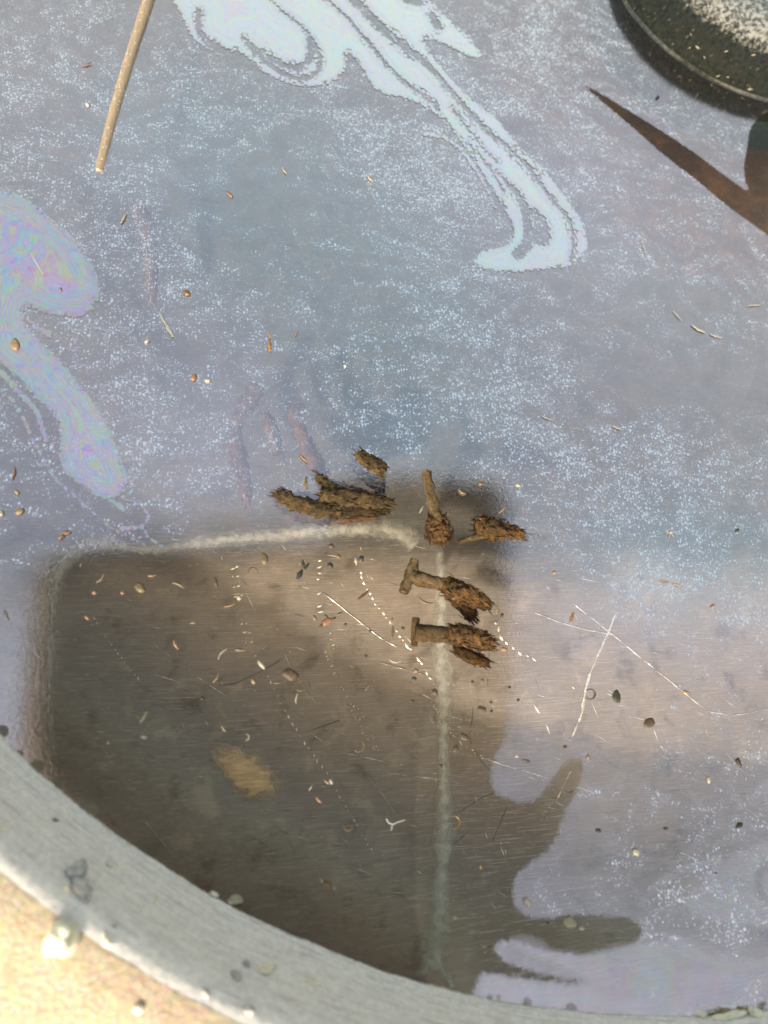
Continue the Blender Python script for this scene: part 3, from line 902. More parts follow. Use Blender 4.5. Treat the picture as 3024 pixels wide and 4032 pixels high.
def lump(name, mat, path, rads, z, parent, seed, hairs=26, rough=.75):
    pts = path_px(path, z-.0006, 20)
    m = mmpp(*path[0])
    vs, fs = tube_mesh(pts, [float(np.interp(i/(len(pts)-1), np.linspace(0, 1, len(rads)), rads))*m for i in range(len(pts))], 26, rough*.7, seed, .7, 2.3)
    rr = random.Random(int(seed*100))
    nb = len(vs)
    ax = (pts[-1]-pts[0]).normalized()
    for _ in range(hairs*4):                     # frayed fibres, most of them lying along the piece
        i = rr.randrange(nb); p = vs[i]
        k = min(i//26, len(pts)-1)
        d = (p-pts[k]).normalized()
        lie = rr.random() < .9
        d = (d*(.12 if lie else .8)+ax*rr.choice((-1, 1))*(1 if lie else .3)+Vector((rr.uniform(-.3, .3), rr.uniform(-.3, .3), rr.uniform(-.1, .1)))).normalized()
        l = rr.uniform(16, 46)*m if lie else rr.uniform(4, 9)*m
        w_ = rr.uniform(1.6, 3.6)*m
        hv, hf = tube_mesh([p-d*l*.3, p+d*l*.3, p+d*l*.7+Vector((rr.uniform(-.1, .1), rr.uniform(-.1, .1), rr.uniform(-.06, .06)))*l], [w_*.6, w_, w_*.3], 4)
        o_ = len(vs); vs = vs+hv; fs = fs+[tuple(q+o_ for q in f) for f in hf]
    return mk(name, vs, fs, mat, parent)


def bar(name, mat, path, rads, z, parent, seed, rough=.22, seg=14, flat=.8):
    pts = path_px(path, z, 9); m = mmpp(*path[0])
    vs, fs = tube_mesh(pts, [float(np.interp(i/(len(pts)-1), np.linspace(0, 1, len(rads)), rads))*m for i in range(len(pts))], seg, rough, seed, flat)
    return mk(name, vs, fs, mat, parent)


NG = 'rust-caked nails in the water'
t = empty('rusty_nail', P(1780, 2310), label='rusty nail with a wide flat T-shaped head and a rust clot at its point', cat='nail', group=NG)
bar('head', IRON, [(1634, 2205), (1614, 2265), (1588, 2335)], [20, 21, 18], -.0004, t, 1.1, .4)
bar('shaft', IRON, [(1612, 2268), (1680, 2286), (1765, 2308)], [31, 27, 25], -.0006, t, 2.2, .4)
lump('rust_clot', FLOC, [(1745, 2298), (1800, 2330), (1862, 2350), (1930, 2385)], [22, 44, 36, 12], .0002, t, 3.3, 34)
lump('rust_clot', FLOC, [(1795, 2355), (1838, 2400), (1866, 2440)], [22, 30, 12], -.0014, t, 3.9, 20)
t = empty('rusty_nail', P(1790, 2500), label='blurred rusty nail lying flat below the T-headed nail', cat='nail', group=NG)
bar('head', IRON, [(1638, 2432), (1634, 2480), (1630, 2545)], [14, 17, 12], -.0020, t, 4.1)
bar('shaft', IRON, [(1636, 2490), (1710, 2497), (1790, 2505)], [34, 34, 30], -.0012, t, 4.4)
lump('rust_clot', FLOC, [(1765, 2490), (1830, 2500), (1890, 2520), (1945, 2535)], [26, 40, 38, 14], .0002, t, 5.5, 40)
lump('rust_clot', FLOC, [(1790, 2555), (1860, 2590), (1925, 2612)], [16, 26, 12], -.0022, t, 5.8, 22)
t = empty('rusty_nail', P(1710, 1990), label='upright rusty nail with a thin stem and a round dark knob at its lower end', cat='nail', group=NG)
bar('shaft', IRON, [(1678, 1855), (1692, 1930), (1712, 2000), (1726, 2050)], [16, 19, 21, 30], .0002, t, 6.6, .4)
lump('rust_clot', FLOC, [(1722, 2030), (1726, 2070), (1730, 2110), (1730, 2140)], [30, 46, 44, 18], .0003, t, 7.7, 26)
t = empty('rusty_nail', P(1960, 2085), label='orange rusty nail pointing right into the edge of the clear patch', cat='nail', group=NG)
lump('rust_clot', FLOC, [(1872, 2075), (1930, 2082), (1990, 2092), (2060, 2108)], [34, 44, 34, 20], .0003, t, 8.8, 40)
bar('shaft', IRON, [(1806, 2136), (1860, 2118), (1930, 2105)], [9, 13, 16], -.0003, t, 9.9, .3)
bar('tip', IRON, [(2050, 2105), (2110, 2114), (2150, 2120)], [17, 12, 5], -.0006, t, 10.1, .35)

SG = 'sodden bark shreds in the water'


def shred(label, spec, sub_=None):
    p0 = spec[0][0][len(spec[0][0])//2]
    t_ = empty('bark_shred', P(*p0), label=label, cat='bark shred', group=SG)
    for i, (path, rads, z, mt, hairs) in enumerate(spec):
        lump('strand', SUNK if z < -.0011 else mt, path, rads, z, t_, p0[0]*.01+i*1.7, hairs, .55)
    return t_


shred('thick dark bundle of bark shreds just above the pale crossways streak',
      [([(1085, 1935), (1130, 1975), (1250, 2010), (1340, 2020)], [22, 38, 40, 26], .0001, SHRED, 34),
       ([(1260, 1950), (1350, 1960), (1440, 1970), (1540, 1985)], [34, 42, 36, 18], .0002, SHRED, 34),
       ([(1200, 2030), (1330, 2045), (1480, 2030)], [16, 24, 14], -.0012, SHRED, 20),
       ([(1240, 1870), (1270, 1900), (1330, 1950)], [16, 30, 36], .0001, SHRED, 20),
       ([(1110, 1990), (1180, 2030), (1290, 2048)], [12, 26, 16], -.0006, SHRED, 26),
       ([(1230, 1985), (1330, 2000), (1450, 2010), (1530, 2006)], [20, 30, 26, 10], -.0003, SHRED, 30),
       ([(1290, 1905), (1370, 1930), (1430, 1950)], [14, 24, 20], -.0002, SHRED, 26),
       ([(1150, 1960), (1210, 1955), (1290, 1985)], [10, 22, 20], .0, SHRED, 22)])
shred('tan frayed bark shred slanting down towards the stem of the upright nail',
      [([(1405, 1790), (1455, 1820), (1512, 1860)], [20, 38, 30], .0002, SHRED, 30), ([(1470, 1850), (1490, 1900), (1500, 1940)], [22, 24, 12], -.0005, SHRED, 14), ([(1390, 1830), (1430, 1865), (1470, 1915)], [10, 20, 12], -.0004, SHRED, 18)])
shred('long faint bark shred bent like an elbow, farthest up of its cluster',
      [([(1010, 1520), (985, 1580), (935, 1650), (925, 1690)], [30, 34, 26, 20], -.0016, SHRED, 14), ([(925, 1690), (935, 1780), (952, 1860)], [20, 30, 34], -.0018, SHRED, 14),
       ([(950, 1850), (965, 1930), (975, 1985)], [28, 26, 10], -.0016, SHRED, 12)])
shred('short dim bark shred inside the crook of the elbow-shaped shred', [([(1040, 1630), (1075, 1700), (1092, 1790)], [16, 26, 18], -.0018, SHRED, 12)])
shred('slim bark shred with a forked top running down to the dark bundle',
      [([(1175, 1585), (1150, 1620), (1180, 1690), (1215, 1780), (1270, 1870)], [12, 22, 26, 34, 30], -.0012, SHRED, 18), ([(1140, 1600), (1200, 1595)], [8, 8], -.0010, SHRED, 4)])
shred('lone vague brown bark shred below the tip of the straw stick', [([(535, 800), (580, 900), (592, 1000), (600, 1200)], [18, 34, 26, 10], -.0022, SHRED, 10)])

# floating scraps ------------------------------------------------------------
HG = 'tan insect husks on the water'
FL = 'loose scraps floating on the water'
for a in [
    ('husk', 'tan', 393, 2274, 46, -52, 9, .18, 'thin tan curved husk nearest the upper left corner of the dark patch'),
    ('husk', 'orange', 598, 2265, 36, -8, 9, .06, 'small straight orange-brown sliver under the left end of the pale streak'),
    ('husk', 'olive', 701, 2306, 52, 25, 12, -.12, 'olive husk with a kinked tail beside the straight orange-brown sliver'),
    ('husk', 'orange', 694, 2537, 42, 65, 13, .10, 'fat orange curved husk right of the dotted scratch on the left'),
    ('husk', 'tan', 759, 2454, 24, 0, 8, -.08, 'tiny pale tan husk left of the thin tan larva with a square scrap'),
    ('husk', 'cream', 24, 2421, 42, 65, 12, .05, 'pale cream husk on the grey film at the left edge'),
    ('husk', 'tan', 905, 2379, 52, -20, 8, .12, 'thin tan larva husk with a pale square scrap above its end'),
    ('husk', 'brown', 1430, 2342, 60, -40, 12, .03, 'dark brown rod-shaped husk left of the T-headed nail'),
    ('husk', 'cream', 878, 2575, 56, -48, 7, -.14, 'slender pale curved husk below the pale square scrap'),
    ('husk', 'olive', 946, 2559, 44, 2, 14, .0, 'short straight olive-brown husk right of the slender pale curved one'),
    ('husk', 'tan', 849, 2668, 42, -58, 9, .12, 'tan curved husk left of the pale tan wedge'),
    ('husk', 'cream', 1170, 2749, 42, -78, 8, -.08, 'upright cream sliver below the brown translucent blob'),
    ('husk', 'olive', 1095, 2682, 42, -18, 8, .16, 'olive arc-shaped husk right of the pale tan wedge'),
    ('husk', 'olive', 1677, 2363, 60, 22, 12, .16, 'yellow-brown bent husk just under the shaft of the T-headed nail'),
    ('husk', 'olive', 1545, 2489, 48, -84, 14, .03, 'upright tan-brown larva husk left of the blurred nail'),
    ('husk', 'cream', 1557, 2598, 50, 4, 10, .18, 'pale crescent husk below the upright larva husk'),
    ('husk', 'tan', 1957, 2400, 34, -85, 13, .0, 'blurred tan stub upright at the point of the T-headed nail'),
    ('husk', 'tan', 2667, 2302, 28, 25, 10, .0, 'tan sliver on the teal-grey film at the right'),
    ('husk', 'pink', 2620, 2287, 36, 12, 8, .1, 'faint pinkish sliver just left of the tan sliver on the right film'),
    ('husk', 'orange', 2254, 2430, 42, -73, 12, .0, 'upright orange rod beside the long pale scratch'),
    ('husk', 'tan', 396, 2880, 28, 8, 9, .0, 'tan sliver left of the pale green insect husk'),
    ('husk', 'orange', 380, 2905, 18, -8, 7, .0, 'smaller orange sliver under the tan sliver near the basin wall'),
    ('husk', 'tan', 881, 2870, 28, 55, 9, .05, 'short yellow sliver above the tan glowing patch'),
    ('husk', 'orange', 1286, 3081, 26, 40, 9, -.1, 'tiny bent orange sliver beside a pale curl at the end of a dotted scratch'),
    ('husk', 'orange', 1255, 3150, 32, 45, 11, .0, 'orange rod below the tiny bent orange sliver'),
    ('husk', 'green', 1222, 3100, 26, -60, 8, .1, 'pale greenish curl left of the tiny bent orange sliver'),
    ('husk', 'dark', 1354, 3541, 28, -28, 5, .0, 'thin black sliver right of the amber grain'),
    ('husk', 'cream', 487, 857, 46, -62, 10, .02, 'cream sliver on the film right of the rainbow slick'),
    ('husk', 'white', 143, 1034, 100, 60, 6, .0, 'long thin white needle lying on the rainbow slick'),
    ('husk', 'grey', 650, 1262, 96, 58, 12, .05, 'pale teal slug-shaped film fleck with a rounded tail, right of the rainbow slick'),
    ('husk', 'grey', 668, 1300, 60, 62, 18, .0, 'broad pale teal fleck at the lower end of the slug-shaped one'),
    ('husk', 'orange', 1061, 1360, 46, 82, 17, .0, 'peach upright grain floating above the bark shreds'),
    ('husk', 'tan', 1061, 1318, 30, 70, 10, .0, 'faint tan stub just above the peach grain'),
    ('husk', 'tan', 1170, 1311, 26, -62, 6, .0, 'thin tan splinter right of the peach grain'),
    ('husk', 'cream', 1457, 703, 36, 52, 11, .03, 'cream sliver on the film left of the bent oil foot'),
    ('husk', 'cream', 1121, 670, 32, 60, 9, .1, 'faint cream curl in the middle of the upper film'),
    ('husk', 'pink', 342, 251, 38, -18, 8, .05, 'faint pinkish sliver left of the straw stick'),
    ('husk', 'white', 2752, 1293, 62, 30, 15, .05, 'white slug-shaped film fleck on the right of the film'),
    ('husk', 'white', 2822, 1322, 52, 18, 9, .04, 'thin white tail trailing right of the white slug-shaped fleck'),
    ('husk', 'white', 2668, 1242, 58, 48, 6, .0, 'fine white thread up and left of the white slug-shaped fleck'),
    ('husk', 'white', 2972, 1201, 50, -4, 8, .0, 'short white streak near the right edge, level with the white thread'),
    ('husk', 'grey', 2430, 1683, 40, 22, 13, .0, 'pale teal sliver in the middle right film'),
    ('husk', 'grey', 2160, 1646, 66, 22, 6, .04, 'thin pale line above the clear patch'),
    ('husk', 'white', 2535, 970, 62, 72, 5, .0, 'fine white line right of the bent oil foot'),
    ('husk', 'pink', 51, 1860, 50, -78, 11, .1, 'brown-pink sliver left of the rainbow slick tail'),
    ('husk', 'tan', 318, 2223, 18, -80, 6, .0, 'tiny tan dash at the glittering corner of the dark patch'),
    ('husk', 'brown', 1339, 2414, 24, -20, 9, .0, 'short dark brown stub right of the bright orange flake'),
    ('husk', 'olive', 1452, 2700, 46, -55, 12, .0, 'translucent olive wedge left of the dotted scratches'),
    ('husk', 'amber', 1210, 1900, 44, 82, 15, .1, 'amber splinter standing at the top of the dark bark bundle'),
    ('husk', 'pink', 1195, 1805, 46, 45, 13, .0, 'peach splinter lying on the slim forked shred'),
    ('husk', 'tan', 1820, 1935, 36, 35, 9, .14, 'tan curved husk in the dark corner right of the upright nail'),
    ('husk', 'tan', 1978, 2005, 40, -50, 11, .05, 'tan sliver near the right edge of the dark corner'),
    ('husk', 'cream', 1660, 2005, 30, -60, 8, .0, 'pale splinter left of the knob of the upright nail'),
]:
    nm, mt, x, y, ln, an, wd, sg, lb = a
    nm = 'film_fleck' if mt in ('grey', 'white') else nm
    cat = {'film_fleck': 'fleck'}.get(nm, 'husk')
    sliver(nm, mt, x, y, ln, an, wd, sg, label=lb, cat=cat, group='pale flecks on the film' if nm == 'film_fleck' else HG)

for a in [
    ('scrap', 'orange', 371, 2332, 20, 16, 20, 'small orange crumb left of its fainter twin, in the upper dark patch'),
    ('scrap', 'orange', 482, 2334, 18, 14, 0, 'faint orange crumb between the orange crumb and the brown blur'),
    ('scrap', 'olive', 550, 2313, 46, 36, 40, 'blurred brown blob under the straight orange-brown sliver'),
    ('scrap', 'orange', 342, 2431, 22, 15, 55, 'orange crumb at the top of the dotted scratch on the left'),
    ('scrap', 'olive', 1042, 2199, 44, 30, 85, 'upright olive-brown oval under the pale streak'),
    ('scrap', 'brown', 849, 2291, 38, 16, 75, 'dim brown teardrop left of the dark thin arc'),
    ('scrap', 'cream', 942, 2354, 22, 18, 80, 'pale square scrap at the end of the thin tan larva'),
    ('scrap', 'pink', 1238, 2433, 26, 16, 65, 'small pink-brown scrap left of the bright orange flake'),
    ('scrap', 'amber', 1332, 2190, 18, 15, 0, 'mustard crumb under the bright end of the pale streak'),
    ('scrap', 'teal', 1423, 2199, 26, 22, 80, 'dark teal dot right of the mustard crumb'),
    ('scrap', 'teal', 1300, 2226, 26, 22, 45, 'dark teal dot left of the mustard crumb'),
    ('scrap', 'brown', 1305, 2150, 24, 20, 0, 'brown dot right on the lower edge of the pale streak'),
    ('scrap', 'tan', 997, 2682, 24, 16, 60, 'pale tan wedge between two curved husks'),
    ('scrap', 'cream', 1028, 2616, 46, 18, 50, 'pale flake lying on the long dotted scratch'),
    ('scrap', 'brown', 1144, 2655, 62, 46, 20, 'large brown translucent blob among the dotted scratches'),
    ('scrap', 'tan', 1542, 2443, 28, 12, -70, 'tan wedge right above the upright larva husk'),
    ('scrap', 'brown', 1976, 2424, 22, 15, -70, 'small brown scrap right of the blurred tan stub'),
    ('scrap', 'orange', 1986, 2556, 26, 18, 10, 'orange-tan chip right of the blurred nail'),
    ('scrap', 'pink', 1639, 2641, 20, 17, 0, 'reddish chip below the blurred nail'),
    ('scrap', 'teal', 1631, 2672, 20, 17, 0, 'faint teal dot under the reddish chip'),
    ('scrap', 'brown', 1713, 2725, 30, 24, 70, 'brown blob against the pale vertical streak'),
    ('scrap', 'brown', 1897, 2792, 36, 26, 10, 'brown blotch among dark dots right of the vertical streak'),
    ('scrap', 'brown', 1828, 2902, 42, 26, 35, 'brown smudge touching the long broken scratch'),
    ('scrap', 'brown', 1794, 2948, 34, 20, -75, 'brown smudge below the one that touches the scratch'),
    ('scrap', 'tan', 2808, 2385, 22, 14, -60, 'small tan crumb on the film at the far right'),
    ('scrap', 'teal', 2428, 2743, 54, 30, 80, 'dark slate drop right of the ringed bubble'),
    ('scrap', 'orange', 2702, 2725, 28, 12, 10, 'golden chip on the long pale scratch at the right'),
    ('scrap', 'brown', 2557, 2846, 46, 36, -40, 'brown pear-shaped stain on the light band at the right'),
    ('scrap', 'cream', 426, 2923, 16, 12, -60, 'cream crumb under the slivers near the basin wall'),
    ('scrap', 'orange', 430, 2974, 15, 12, 60, 'orange crumb below the cream crumb near the wall'),
    ('scrap', 'white', 565, 2902, 28, 16, 10, 'pale fluff below the pale green insect husk'),
    ('scrap', 'green', 791, 3195, 9, 9, 0, 'yellow-green dot left below the tan glowing patch'),
    ('scrap', 'white', 1304, 3078, 24, 12, 75, 'pale curl touching the tiny bent orange sliver'),
    ('scrap', 'orange', 1270, 3295, 16, 12, 50, 'orange crumb left of the pale S-shaped husk'),
    ('scrap', 'cream', 2035, 2977, 16, 12, 20, 'pale yellow dot above the long broken scratch'),
    ('scrap', 'tan', 2315, 2981, 20, 11, -85, 'tan crumb on the grey film right of the broken scratch'),
    ('scrap', 'teal', 2074, 2996, 30, 12, 20, 'dark smear under the pale yellow dot'),
    ('scrap', 'dark', 2358, 3271, 22, 17, 30, 'black drop on the lilac film at the lower right'),
    ('scrap', 'dark', 2909, 3001, 42, 17, 68, 'glossy black oval on the ticked scratch at the right edge'),
    ('scrap', 'dark', 2913, 3250, 28, 18, -50, 'dark lump straddling the ticked scratch at the right'),
    ('scrap', 'green', 2507, 3354, 32, 26, 70, 'pale yellow crumb on the lower right film'),
    ('scrap', 'cream', 2791, 3071, 30, 11, 80, 'pale yellow splinter across the slanting scratch at the right'),
    ('scrap', 'white', 2077, 3551, 40, 26, 60, 'bright white clump left of the big pale clump'),
    ('scrap', 'green', 2247, 3633, 64, 48, 20, 'big pale lichen-like clump in the brown opening at the lower right'),
    ('scrap', 'white', 2290, 3655, 24, 18, 20, 'small white crumb at the right of the big pale clump'),
    ('scrap', 'tan', 1893, 3413, 18, 11, 70, 'yellow dot right of the lower vertical streak'),
    ('scrap', 'cream', 1790, 3612, 20, 16, 40, 'cream crumb right beside the foot of the vertical streak'),
    ('scrap', 'cream', 1905, 3725, 22, 15, 0, 'upper cream crumb of the three near the right foot of the wall'),
    ('scrap', 'cream', 1910, 3747, 16, 10, -20, 'lower cream crumb of the three near the right foot of the wall'),
    ('scrap', 'tan', 1932, 3730, 14, 12, 0, 'right-hand tan crumb of the three near the foot of the wall'),
    ('scrap', 'tan', 61, 1355, 44, 36, 80, 'orange heart-shaped chip on the neck of the rainbow slick'),
    ('scrap', 'amber', 736, 1153, 34, 20, 30, 'yellow chip in the middle of the left film'),
    ('scrap', 'orange', 763, 1486, 32, 22, -60, 'rust-orange chip beside a white one, left above the bark shreds'),
    ('scrap', 'white', 818, 1498, 26, 14, 5, 'white chip right of the rust-orange chip'),
    ('scrap', 'white', 580, 1342, 26, 14, -40, 'white chip just left of the teal slug-shaped fleck'),
    ('scrap', 'white', 345, 411, 20, 13, 10, 'white dot left of the middle of the straw stick'),
    ('scrap', 'pink', 905, 766, 34, 12, 40, 'pair of faint pinkish crumbs on the blue-grey film'),
    ('scrap', 'pink', 239, 1140, 12, 16, 0, 'brown dot inside the rainbow slick loop'),
    ('scrap', 'tan', 65, 1936, 26, 16, 40, 'tan crumb below the brown-pink sliver at the left'),
    ('scrap', 'cream', 4, 2020, 24, 26, 0, 'cream crumb cut by the left edge of the picture'),
    ('scrap', 'tan', 78, 2012, 34, 24, -20, 'dull tan crumb right of the one cut by the left edge'),
    ('scrap', 'amber', 1893, 1903, 18, 16, 0, 'mustard crumb right of the tan curved husk in the dark corner'),
    ('scrap', 'cream', 2040, 1910, 22, 12, 20, 'cream crumb just outside the dark corner'),
    ('scrap', 'white', 1360, 1440, 14, 14, 0, 'white dot up and right of the bark shreds'),
    ('scrap', 'tan', 2183, 2254, 14, 14, 0, 'tan dot right of the clear patch'),
]:
    nm, mt, x, y, ln, wd, an, lb = a
    chip(nm, mt, x, y, ln, wd, an, label=lb, cat='scrap', group=FL)

# dark dots lying about the T-headed nail: nothing tells them apart
for i, (x, y) in enumerate([(1860, 2684), (1900, 2677), (2006, 2706), (2041, 2756), (1934, 2765), (1624, 2761), (1441, 2583), (1360, 2459), (1935, 2800), (2226, 2940), (1587, 2473), (1457, 2484)]):
    chip('dark_speck', 'dark', x, y, random.uniform(11, 15), random.uniform(10, 13), random.uniform(0, 90), label='tiny round dark speck scattered around the two lower nails', cat='speck', group='dark specks around the nails')
for i, (x, y, r, lb) in enumerate([(797, 2749, 17, 'black square speck in the dark patch left of the dotted scratches'), (961, 2942, 13, 'black speck directly above the tan glowing patch'), (1735, 3015, 16, 'black speck on the vertical pale streak'),
                                   (1534, 3110, 9, 'small black speck between two straight scratches'), (2623, 3263, 15, 'small black oval below the slanting scratch on the right'), (2905, 2087, 14, 'black speck on the film near the right edge'),
                                   (2555, 356, 0, ''), (2590, 383, 13, 'black speck on the violet film below the dark metal cup'), (2820, 3438, 9, 'black speck at the top of the violet oil lobe'), (2158, 3634, 11, 'black speck left of the big pale clump')]):
    if r: chip('dark_speck', 'dark', x, y, r, r*.85, 20, label=lb, cat='speck')

ring('curled_husk', 'brown', 996, 2254, 19, 170, 370, 5, 'thin dark brown arc under the pale streak', 'husk', HG)
ring('curled_husk', 'olive', 1183, 2700, 20, 0, 150, 5, 'thin olive arc below the brown translucent blob', 'husk', HG)
ring('curled_husk', 'cream', 966, 2902, 14, -70, 90, 5, 'small pale arc right of the short yellow sliver', 'husk', HG)
ring('curled_husk', 'amber', 1786, 3238, 25, -120, 80, 8, 'golden half ring right of the vertical pale streak', 'husk', HG)
ring('curled_husk', 'tan', 1372, 3252, 18, 20, 200, 9, 'pale S-shaped curl in the lower middle of the dark patch', 'husk', HG)
ring('curled_husk', 'olive', 1412, 2938, 22, -60, 150, 6, 'dim olive ring beside the end of a double dotted scratch', 'husk', HG)
ring('bubble', 'teal', 2324, 2733, 20, -140, 140, 6, 'ringed bubble on the beaded pale scratch', 'bubble')
ring('curled_husk', 'dark', 2240, 3098, 22, 40, 130, 6, 'dark arc beside the steep short scratch', 'husk', HG)

# bright orange flake with its dark wing edges
t = empty('flake', P(1286, 2446), label='bright orange flake with dark ragged edges in the middle of the picture', cat='flake')
chip('body', 'orange', 1288, 2446, 60, 24, -28, parent=t)
chip('dark_edge', 'brown', 1284, 2428, 22, 14, 60, parent=t, z=.0003)
chip('dark_edge', 'brown', 1264, 2464, 24, 11, -40, parent=t, z=.0003)
chip('dark_edge', 'brown', 1314, 2436, 24, 9, -40, parent=t, z=.0004)
# pale insect husk
t = empty('insect_husk', P(564, 2822), label='pale green insect husk with two pairs of tan legs', cat='insect husk')
sliver('body', 'green', 564, 2822, 56, -58, 15, .06, parent=t, z=.0004)
for (x, y, l, an) in [(545, 2822, 22, 10), (546, 2832, 22, 40), (584, 2812, 18, -20), (552, 2842, 16, -80)]:
    sliver('leg', 'tan', x, y, l, an, 5, 0, parent=t, z=.0003)
# two-winged pink scrap
t = empty('seed_scrap', P(250, 2104), label='two-lobed pinkish brown scrap on the film left of the dark patch corner', cat='scrap', group=FL)
chip('lobe', 'pink', 258, 2098, 40, 17, -18, parent=t)
chip('lobe', 'pink', 242, 2113, 34, 12, -38, parent=t, z=.0003)
# dark fleck shaped like a Y
t = empty('dark_fleck', P(1189, 2245), label='blue-black Y-shaped fleck under the right half of the pale streak', cat='fleck')
sliver('stem', 'teal', 1180, 2262, 44, -62, 22, 0, parent=t, z=.0002)
sliver('arm', 'teal', 1194, 2222, 36, -98, 15, 0, parent=t, z=.0002)
sliver('arm', 'teal', 1208, 2230, 34, -58, 14, 0, parent=t, z=.0002)
# amber grain with white ends
t = empty('seed', P(1292, 3483), label='amber grain with white tips low in the dark patch', cat='seed', group=FL)
chip('grain', 'amber', 1291, 3482, 48, 24, 38, parent=t, thick=.0006)
chip('tip', 'white', 1267, 3468, 15, 11, 60, parent=t, z=.0004)
chip('tip', 'white', 1316, 3499, 18, 10, 30, parent=t, z=.0004)
# forked white hair
t = empty('white_hair', P(1545, 3238), label='white forked hair low in the dark patch left of the vertical streak', cat='hair')
for pts in ([(1521, 3222), (1530, 3240), (1548, 3246), (1565, 3236), (1596, 3228)], [(1546, 3246), (1542, 3262), (1540, 3270)]):
    q = path_px(pts, .0002); v2, f2 = tube_mesh(q, taper(len(q), 2.5*mmpp(1545, 3238), 3*mmpp(1545, 3238), 1.5*mmpp(1545, 3238)), 6)
    mk('strand', v2, f2, MATS['white'], t)
t = empty('star_scrap', P(2642, 2095), label='tiny cream star-shaped scrap on the right film', cat='scrap', group=FL)
chip('body', 'cream', 2642, 2096, 17, 13, 0, parent=t)
for an in (-10, 60, 115, 170): sliver('point', 'cream', 2642+12*math.cos(math.radians(an)), 2096+12*math.sin(math.radians(an)), 18, an, 5, parent=t)
# warm reflected glint, painted as a tan patch on the floor
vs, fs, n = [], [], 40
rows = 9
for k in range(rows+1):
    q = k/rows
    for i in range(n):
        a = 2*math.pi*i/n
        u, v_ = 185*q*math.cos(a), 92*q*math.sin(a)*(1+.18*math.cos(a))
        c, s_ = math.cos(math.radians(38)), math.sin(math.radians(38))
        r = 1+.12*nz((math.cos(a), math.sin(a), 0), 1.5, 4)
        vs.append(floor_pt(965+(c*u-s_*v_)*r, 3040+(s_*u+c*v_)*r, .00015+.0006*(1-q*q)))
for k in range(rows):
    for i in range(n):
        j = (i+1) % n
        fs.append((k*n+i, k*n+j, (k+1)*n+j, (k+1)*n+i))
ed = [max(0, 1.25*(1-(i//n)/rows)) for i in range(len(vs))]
b = Nodes('tan_glint_bloom')
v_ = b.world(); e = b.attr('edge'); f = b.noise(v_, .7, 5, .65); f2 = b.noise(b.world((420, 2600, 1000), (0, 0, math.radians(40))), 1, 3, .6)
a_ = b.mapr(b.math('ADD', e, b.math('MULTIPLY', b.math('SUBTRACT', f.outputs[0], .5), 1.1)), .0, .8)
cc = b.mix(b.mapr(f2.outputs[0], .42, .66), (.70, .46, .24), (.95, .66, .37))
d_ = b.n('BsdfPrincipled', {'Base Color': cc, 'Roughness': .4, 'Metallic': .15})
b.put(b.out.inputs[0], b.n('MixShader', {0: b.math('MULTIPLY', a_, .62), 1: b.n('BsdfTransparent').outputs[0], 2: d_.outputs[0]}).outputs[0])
mk('glint_patch', vs, fs, b.m, basin, attrs={'edge': ed}, label='tan glint painted on the basin floor')

# ------------------------------------------------------------------ grit on the wall and lip
PEB = {'grey': simple('grey_grit', (.29, .29, .305), (.43, .43, .445), 1.2, .7, 0, .5), 'pale': simple('pale_grit', (.58, .55, .46), (.74, .71, .62), 1.2, .7, 0, .5), 'brown': simple('brown_crust', (.17, .12, .075), (.36, .28, .19), 1.5, .8, 0, .8)}
_pr = [(.1300, -.004), (BR, 0.0), (.1350, .0030), (.1364, .0060), (.1376, .0088), (.1383, .0103), (.1390, .0114), (.1399, .0121), (.1408, .0124), (.1445, .0127), (.170, .0127)]


def wall_pt(px, py):
    """where the line of sight meets the wall or the lip of the basin"""
    r = ray(px, py).normalized()
    t_ = .05
    for _ in range(900):
        p = EYE+r*t_
        rr = (p-BC).xy.length
        if p.z < np.interp(rr, [q[0] for q in _pr], [q[1] for q in _pr]): return p
        t_ += .0001
    return p


def pebble(name, mat, x, y, ln, wd, ang, label, group='grit on the basin wall', seed=None, high=.5, cat='grit'):
    c = wall_pt(x, y); m = (c-EYE).length/FPX
    c1 = wall_pt(x+8, y); c2 = wall_pt(x, y+8)
    ux, uy = (c1-c).normalized(), (c2-c).normalized()
    n_ = ux.cross(uy).normalized()
    if n_.dot(EYE-c) < 0: n_ = -n_
    uy = n_.cross(ux) if n_.cross(ux).dot(uy) > 0 else -n_.cross(ux)
    ca, sa = math.cos(math.radians(ang)), math.sin(math.radians(ang))
    A, B = ux*ca+uy*sa, uy*ca-ux*sa
    sd_ = seed or x*.17
    vs, fs = [], []
    NU, NV = 14, 8
    for j in range(NV+1):
        th = math.pi*j/NV
        for i in range(NU):
            ph = 2*math.pi*i/NU
            d = Vector((math.sin(th)*math.cos(ph), math.sin(th)*math.sin(ph), math.cos(th)))
            r = 1+.55*nz(d, 1.2, sd_)+.35*nz(d, 3.0, sd_)
            vs.append(c+A*(d.x*r*ln*m/2)+B*(d.y*r*wd*m/2)+n_*(d.z*r*wd*high*m/2+wd*high*m*.22))
    for j in range(NV):
        for i in range(NU):
            k = (i+1) % NU
            fs.append((j*NU+i, (j+1)*NU+i, (j+1)*NU+k, j*NU+k))
    return mk(name, vs, fs, PEB[mat], None, c, label=label, cat=cat, group=group)


